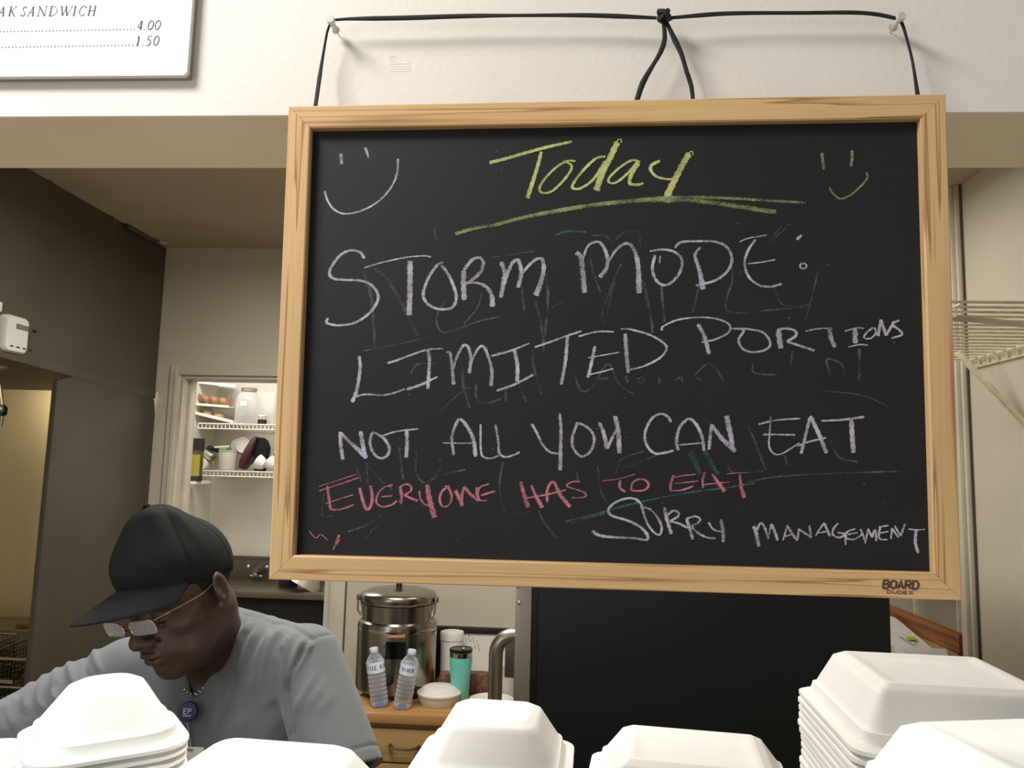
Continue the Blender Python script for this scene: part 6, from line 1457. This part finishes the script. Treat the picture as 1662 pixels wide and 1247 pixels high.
# brim: curved sheet
NU, NV_ = 28, 10; top = []; bot = []
for i in range(NU+1):
    th = radians(-66+132*i/NU)
    for j in range(NV_+1):
        t = j/NV_
        bx0, by0 = 0.080*sin(th), -0.004+0.1095*cos(th)
        L = 0.098*(cos(th*1.22) if abs(th*1.22) < pi/2 else 0)**0.55 if cos(th*1.22) > 0 else 0
        x = bx0*(1+0.02*t); y = by0+L*t
        z = 0.050+0.30*(by0-0.09)-0.08*L*t-3.0*x*x*(0.15+0.85*t)+0.006
        top.append(hw_((x, y, z+0.0018))); bot.append(hw_((x, y, z-0.0018)))
mb = MB(); n1 = (NU+1)*(NV_+1); mb.v = top+bot
for i in range(NU):
    for j in range(NV_):
        a = i*(NV_+1)+j; b = a+NV_+1
        mb.f.append((a, a+1, b+1, b)); mb.f.append((n1+a, n1+b, n1+b+1, n1+a+1))
    a = i*(NV_+1)+NV_; b = a+NV_+1; mb.f.append((a, n1+a, n1+b, b))
mb.build('cap_brim', m_cap, capo, smooth=True, auto=60)

# ------------------------------------------------------------------ glasses, low on the nose
gl = MB(); gz = 0.002; gy = 0.127
m_wirer = mat('gold_wire', (190, 170, 140), 0.2, 1.0)
fr_ = MB()
for sx in (-1, 1):
    cx, cy = sx*0.0355, gy-0.002
    pts = []
    for x, y, _ in rrect(0.0265, 0.0140, 0.009, 0, 5): pts.append(hd(cx+x, cy-abs(cx+x)**2*1.6-0.20*(y-0.0)*0+0.15*y, gz+y))
    fr_.tube(pts, 0.00085, 6, closed=True)
    l_ = MB(); cen = hd(cx, cy-cx*cx*1.6, gz); l_.v = [tuple(p) for p in pts]+[tuple(cen)]; n_ = len(pts)
    l_.f = [(i, (i+1) % n_, n_) for i in range(n_)]
    l_.build('lens', glassy('lens_glass', (235, 238, 240), 0.05, 0.07), man, smooth=True)
    fr_.tube(cr_spline([hd(sx*0.062, gy-0.009, gz+0.010), hd(sx*0.072, gy-0.026, gz+0.012), hd(sx*0.078, 0.03, 0.012), hd(sx*0.080, -0.006, 0.020)], 0.01), 0.0011, 6)
    fr_.tube([hd(sx*0.009, gy-0.001, gz), hd(sx*0.0105, gy-0.010, gz-0.006)], 0.0008, 6)
fr_.tube(cr_spline([hd(-0.0095, gy-0.002, gz+0.004), hd(0, gy+0.003, gz+0.008), hd(0.0095, gy-0.002, gz+0.004)], 0.003), 0.0009, 6)
fr_.build('glasses_frame', m_wirer, man, smooth=True, label='thin metal rimmed glasses')

# ------------------------------------------------------------------ necklace and badge
m_silver = mat('silver', (205, 202, 198), 0.18, 1.0)
mb = MB(); A = [surf(296, 1119, 0.002), aY(303, 1126, surf(303, 1128)[1]), aY(311, 1129, surf(311, 1135)[1]), aY(319, 1126, surf(322, 1130)[1]), surf(328, 1119, 0.002)]
pc = cr_spline(A, 0.0032)
for i, p in enumerate(pc):
    q = Vector(p); r_0 = 0.0026
    mb.tube([q+Vector((cos(a)*r_0, (0.6 if i % 2 else -0.6)*sin(a)*r_0, sin(a)*r_0*0.8)) for a in [2*pi*k/8 for k in range(8)]], 0.0006, 5, closed=True)
mb.build('necklace', m_silver, man, smooth=True, label='silver link chain at the collar')
bc = surf(306, 1155, 0.010, 14)
dirb = Vector((0.10, -1, 0.18)).normalized()
bdg = MB().lathe(tuple(Vector(bc)-dirb*0.004), [(0.0, 0), (0.0145, 0.0), (0.0155, 0.002), (0.0155, 0.006), (0.0140, 0.0078), (0.0, 0.008)], 28, axis=dirb).build('badge_reel', mat('navy_plastic', (26, 32, 92), 0.3, var=0.1), man, smooth=True, label='round navy badge reel with white letters EP')
fw_ = Vector(bc)+dirb*0.0045; rx = Vector((1, 0.10, 0)).normalized(); rz = dirb.cross(rx)*-1
if rz.z < 0: rz = -rz
mb = MB()
def bp(u, v): return np.array(fw_+rx*u+rz*v)
for st in GL['E']: flat_ribbon(mb, [bp(-0.0062+u*0.0060, -0.003+v*0.0075) for u, v in st], 0.0012, dirb)
for st in GL['P']: flat_ribbon(mb, [bp(0.0008+u*0.0062, -0.003+v*0.0075) for u, v in st], 0.0012, dirb)
flat_ribbon(mb, [bp(-0.007, -0.0055), bp(0.007, -0.0055)], 0.0008, dirb); flat_ribbon(mb, [bp(-0.006, -0.0073), bp(0.006, -0.0073)], 0.0006, dirb)
mb.build('badge_letters', mat('white_print', (226, 228, 236), 0.5, var=0), bdg)
MB().tube([surf(304, 1172), surf(307, 1195), surf(311, 1218)], 0.0012, 6).build('badge_strap', mat('clear_strap', (170, 170, 168), 0.3), man)
k_ = surf(314, 1232, 0.006, 14)
MB().box((k_[0]-0.017, k_[1]-0.001, k_[2]-0.045), (k_[0]+0.016, k_[1]+0.001, k_[2]+0.018)).build('badge_card', m_white, man, bevel=0.0006)
MB().box((k_[0]-0.010, k_[1]-0.0018, k_[2]+0.012), (k_[0]-0.001, k_[1]-0.0012, k_[2]+0.0155)).build('card_slot', MATS['grey_rail'], man)

# ------------------------------------------------------------------ prep table under his hands
pt_ = thing('prep_table', (-0.6, 1.19, 0), 'narrow steel prep table under the hands of the man', 'table')
MB().box((-1.15, 1.085, TZ-0.03), (-0.12, 1.235, TZ)).build('top', m_steel, pt_, bevel=0.003)
for x in (-1.13, -0.17):
    for y in (1.09, 1.20): MB().box((x, y, 0.0), (x+0.03, y+0.03, TZ-0.031)).build('leg', m_steeld, pt_)
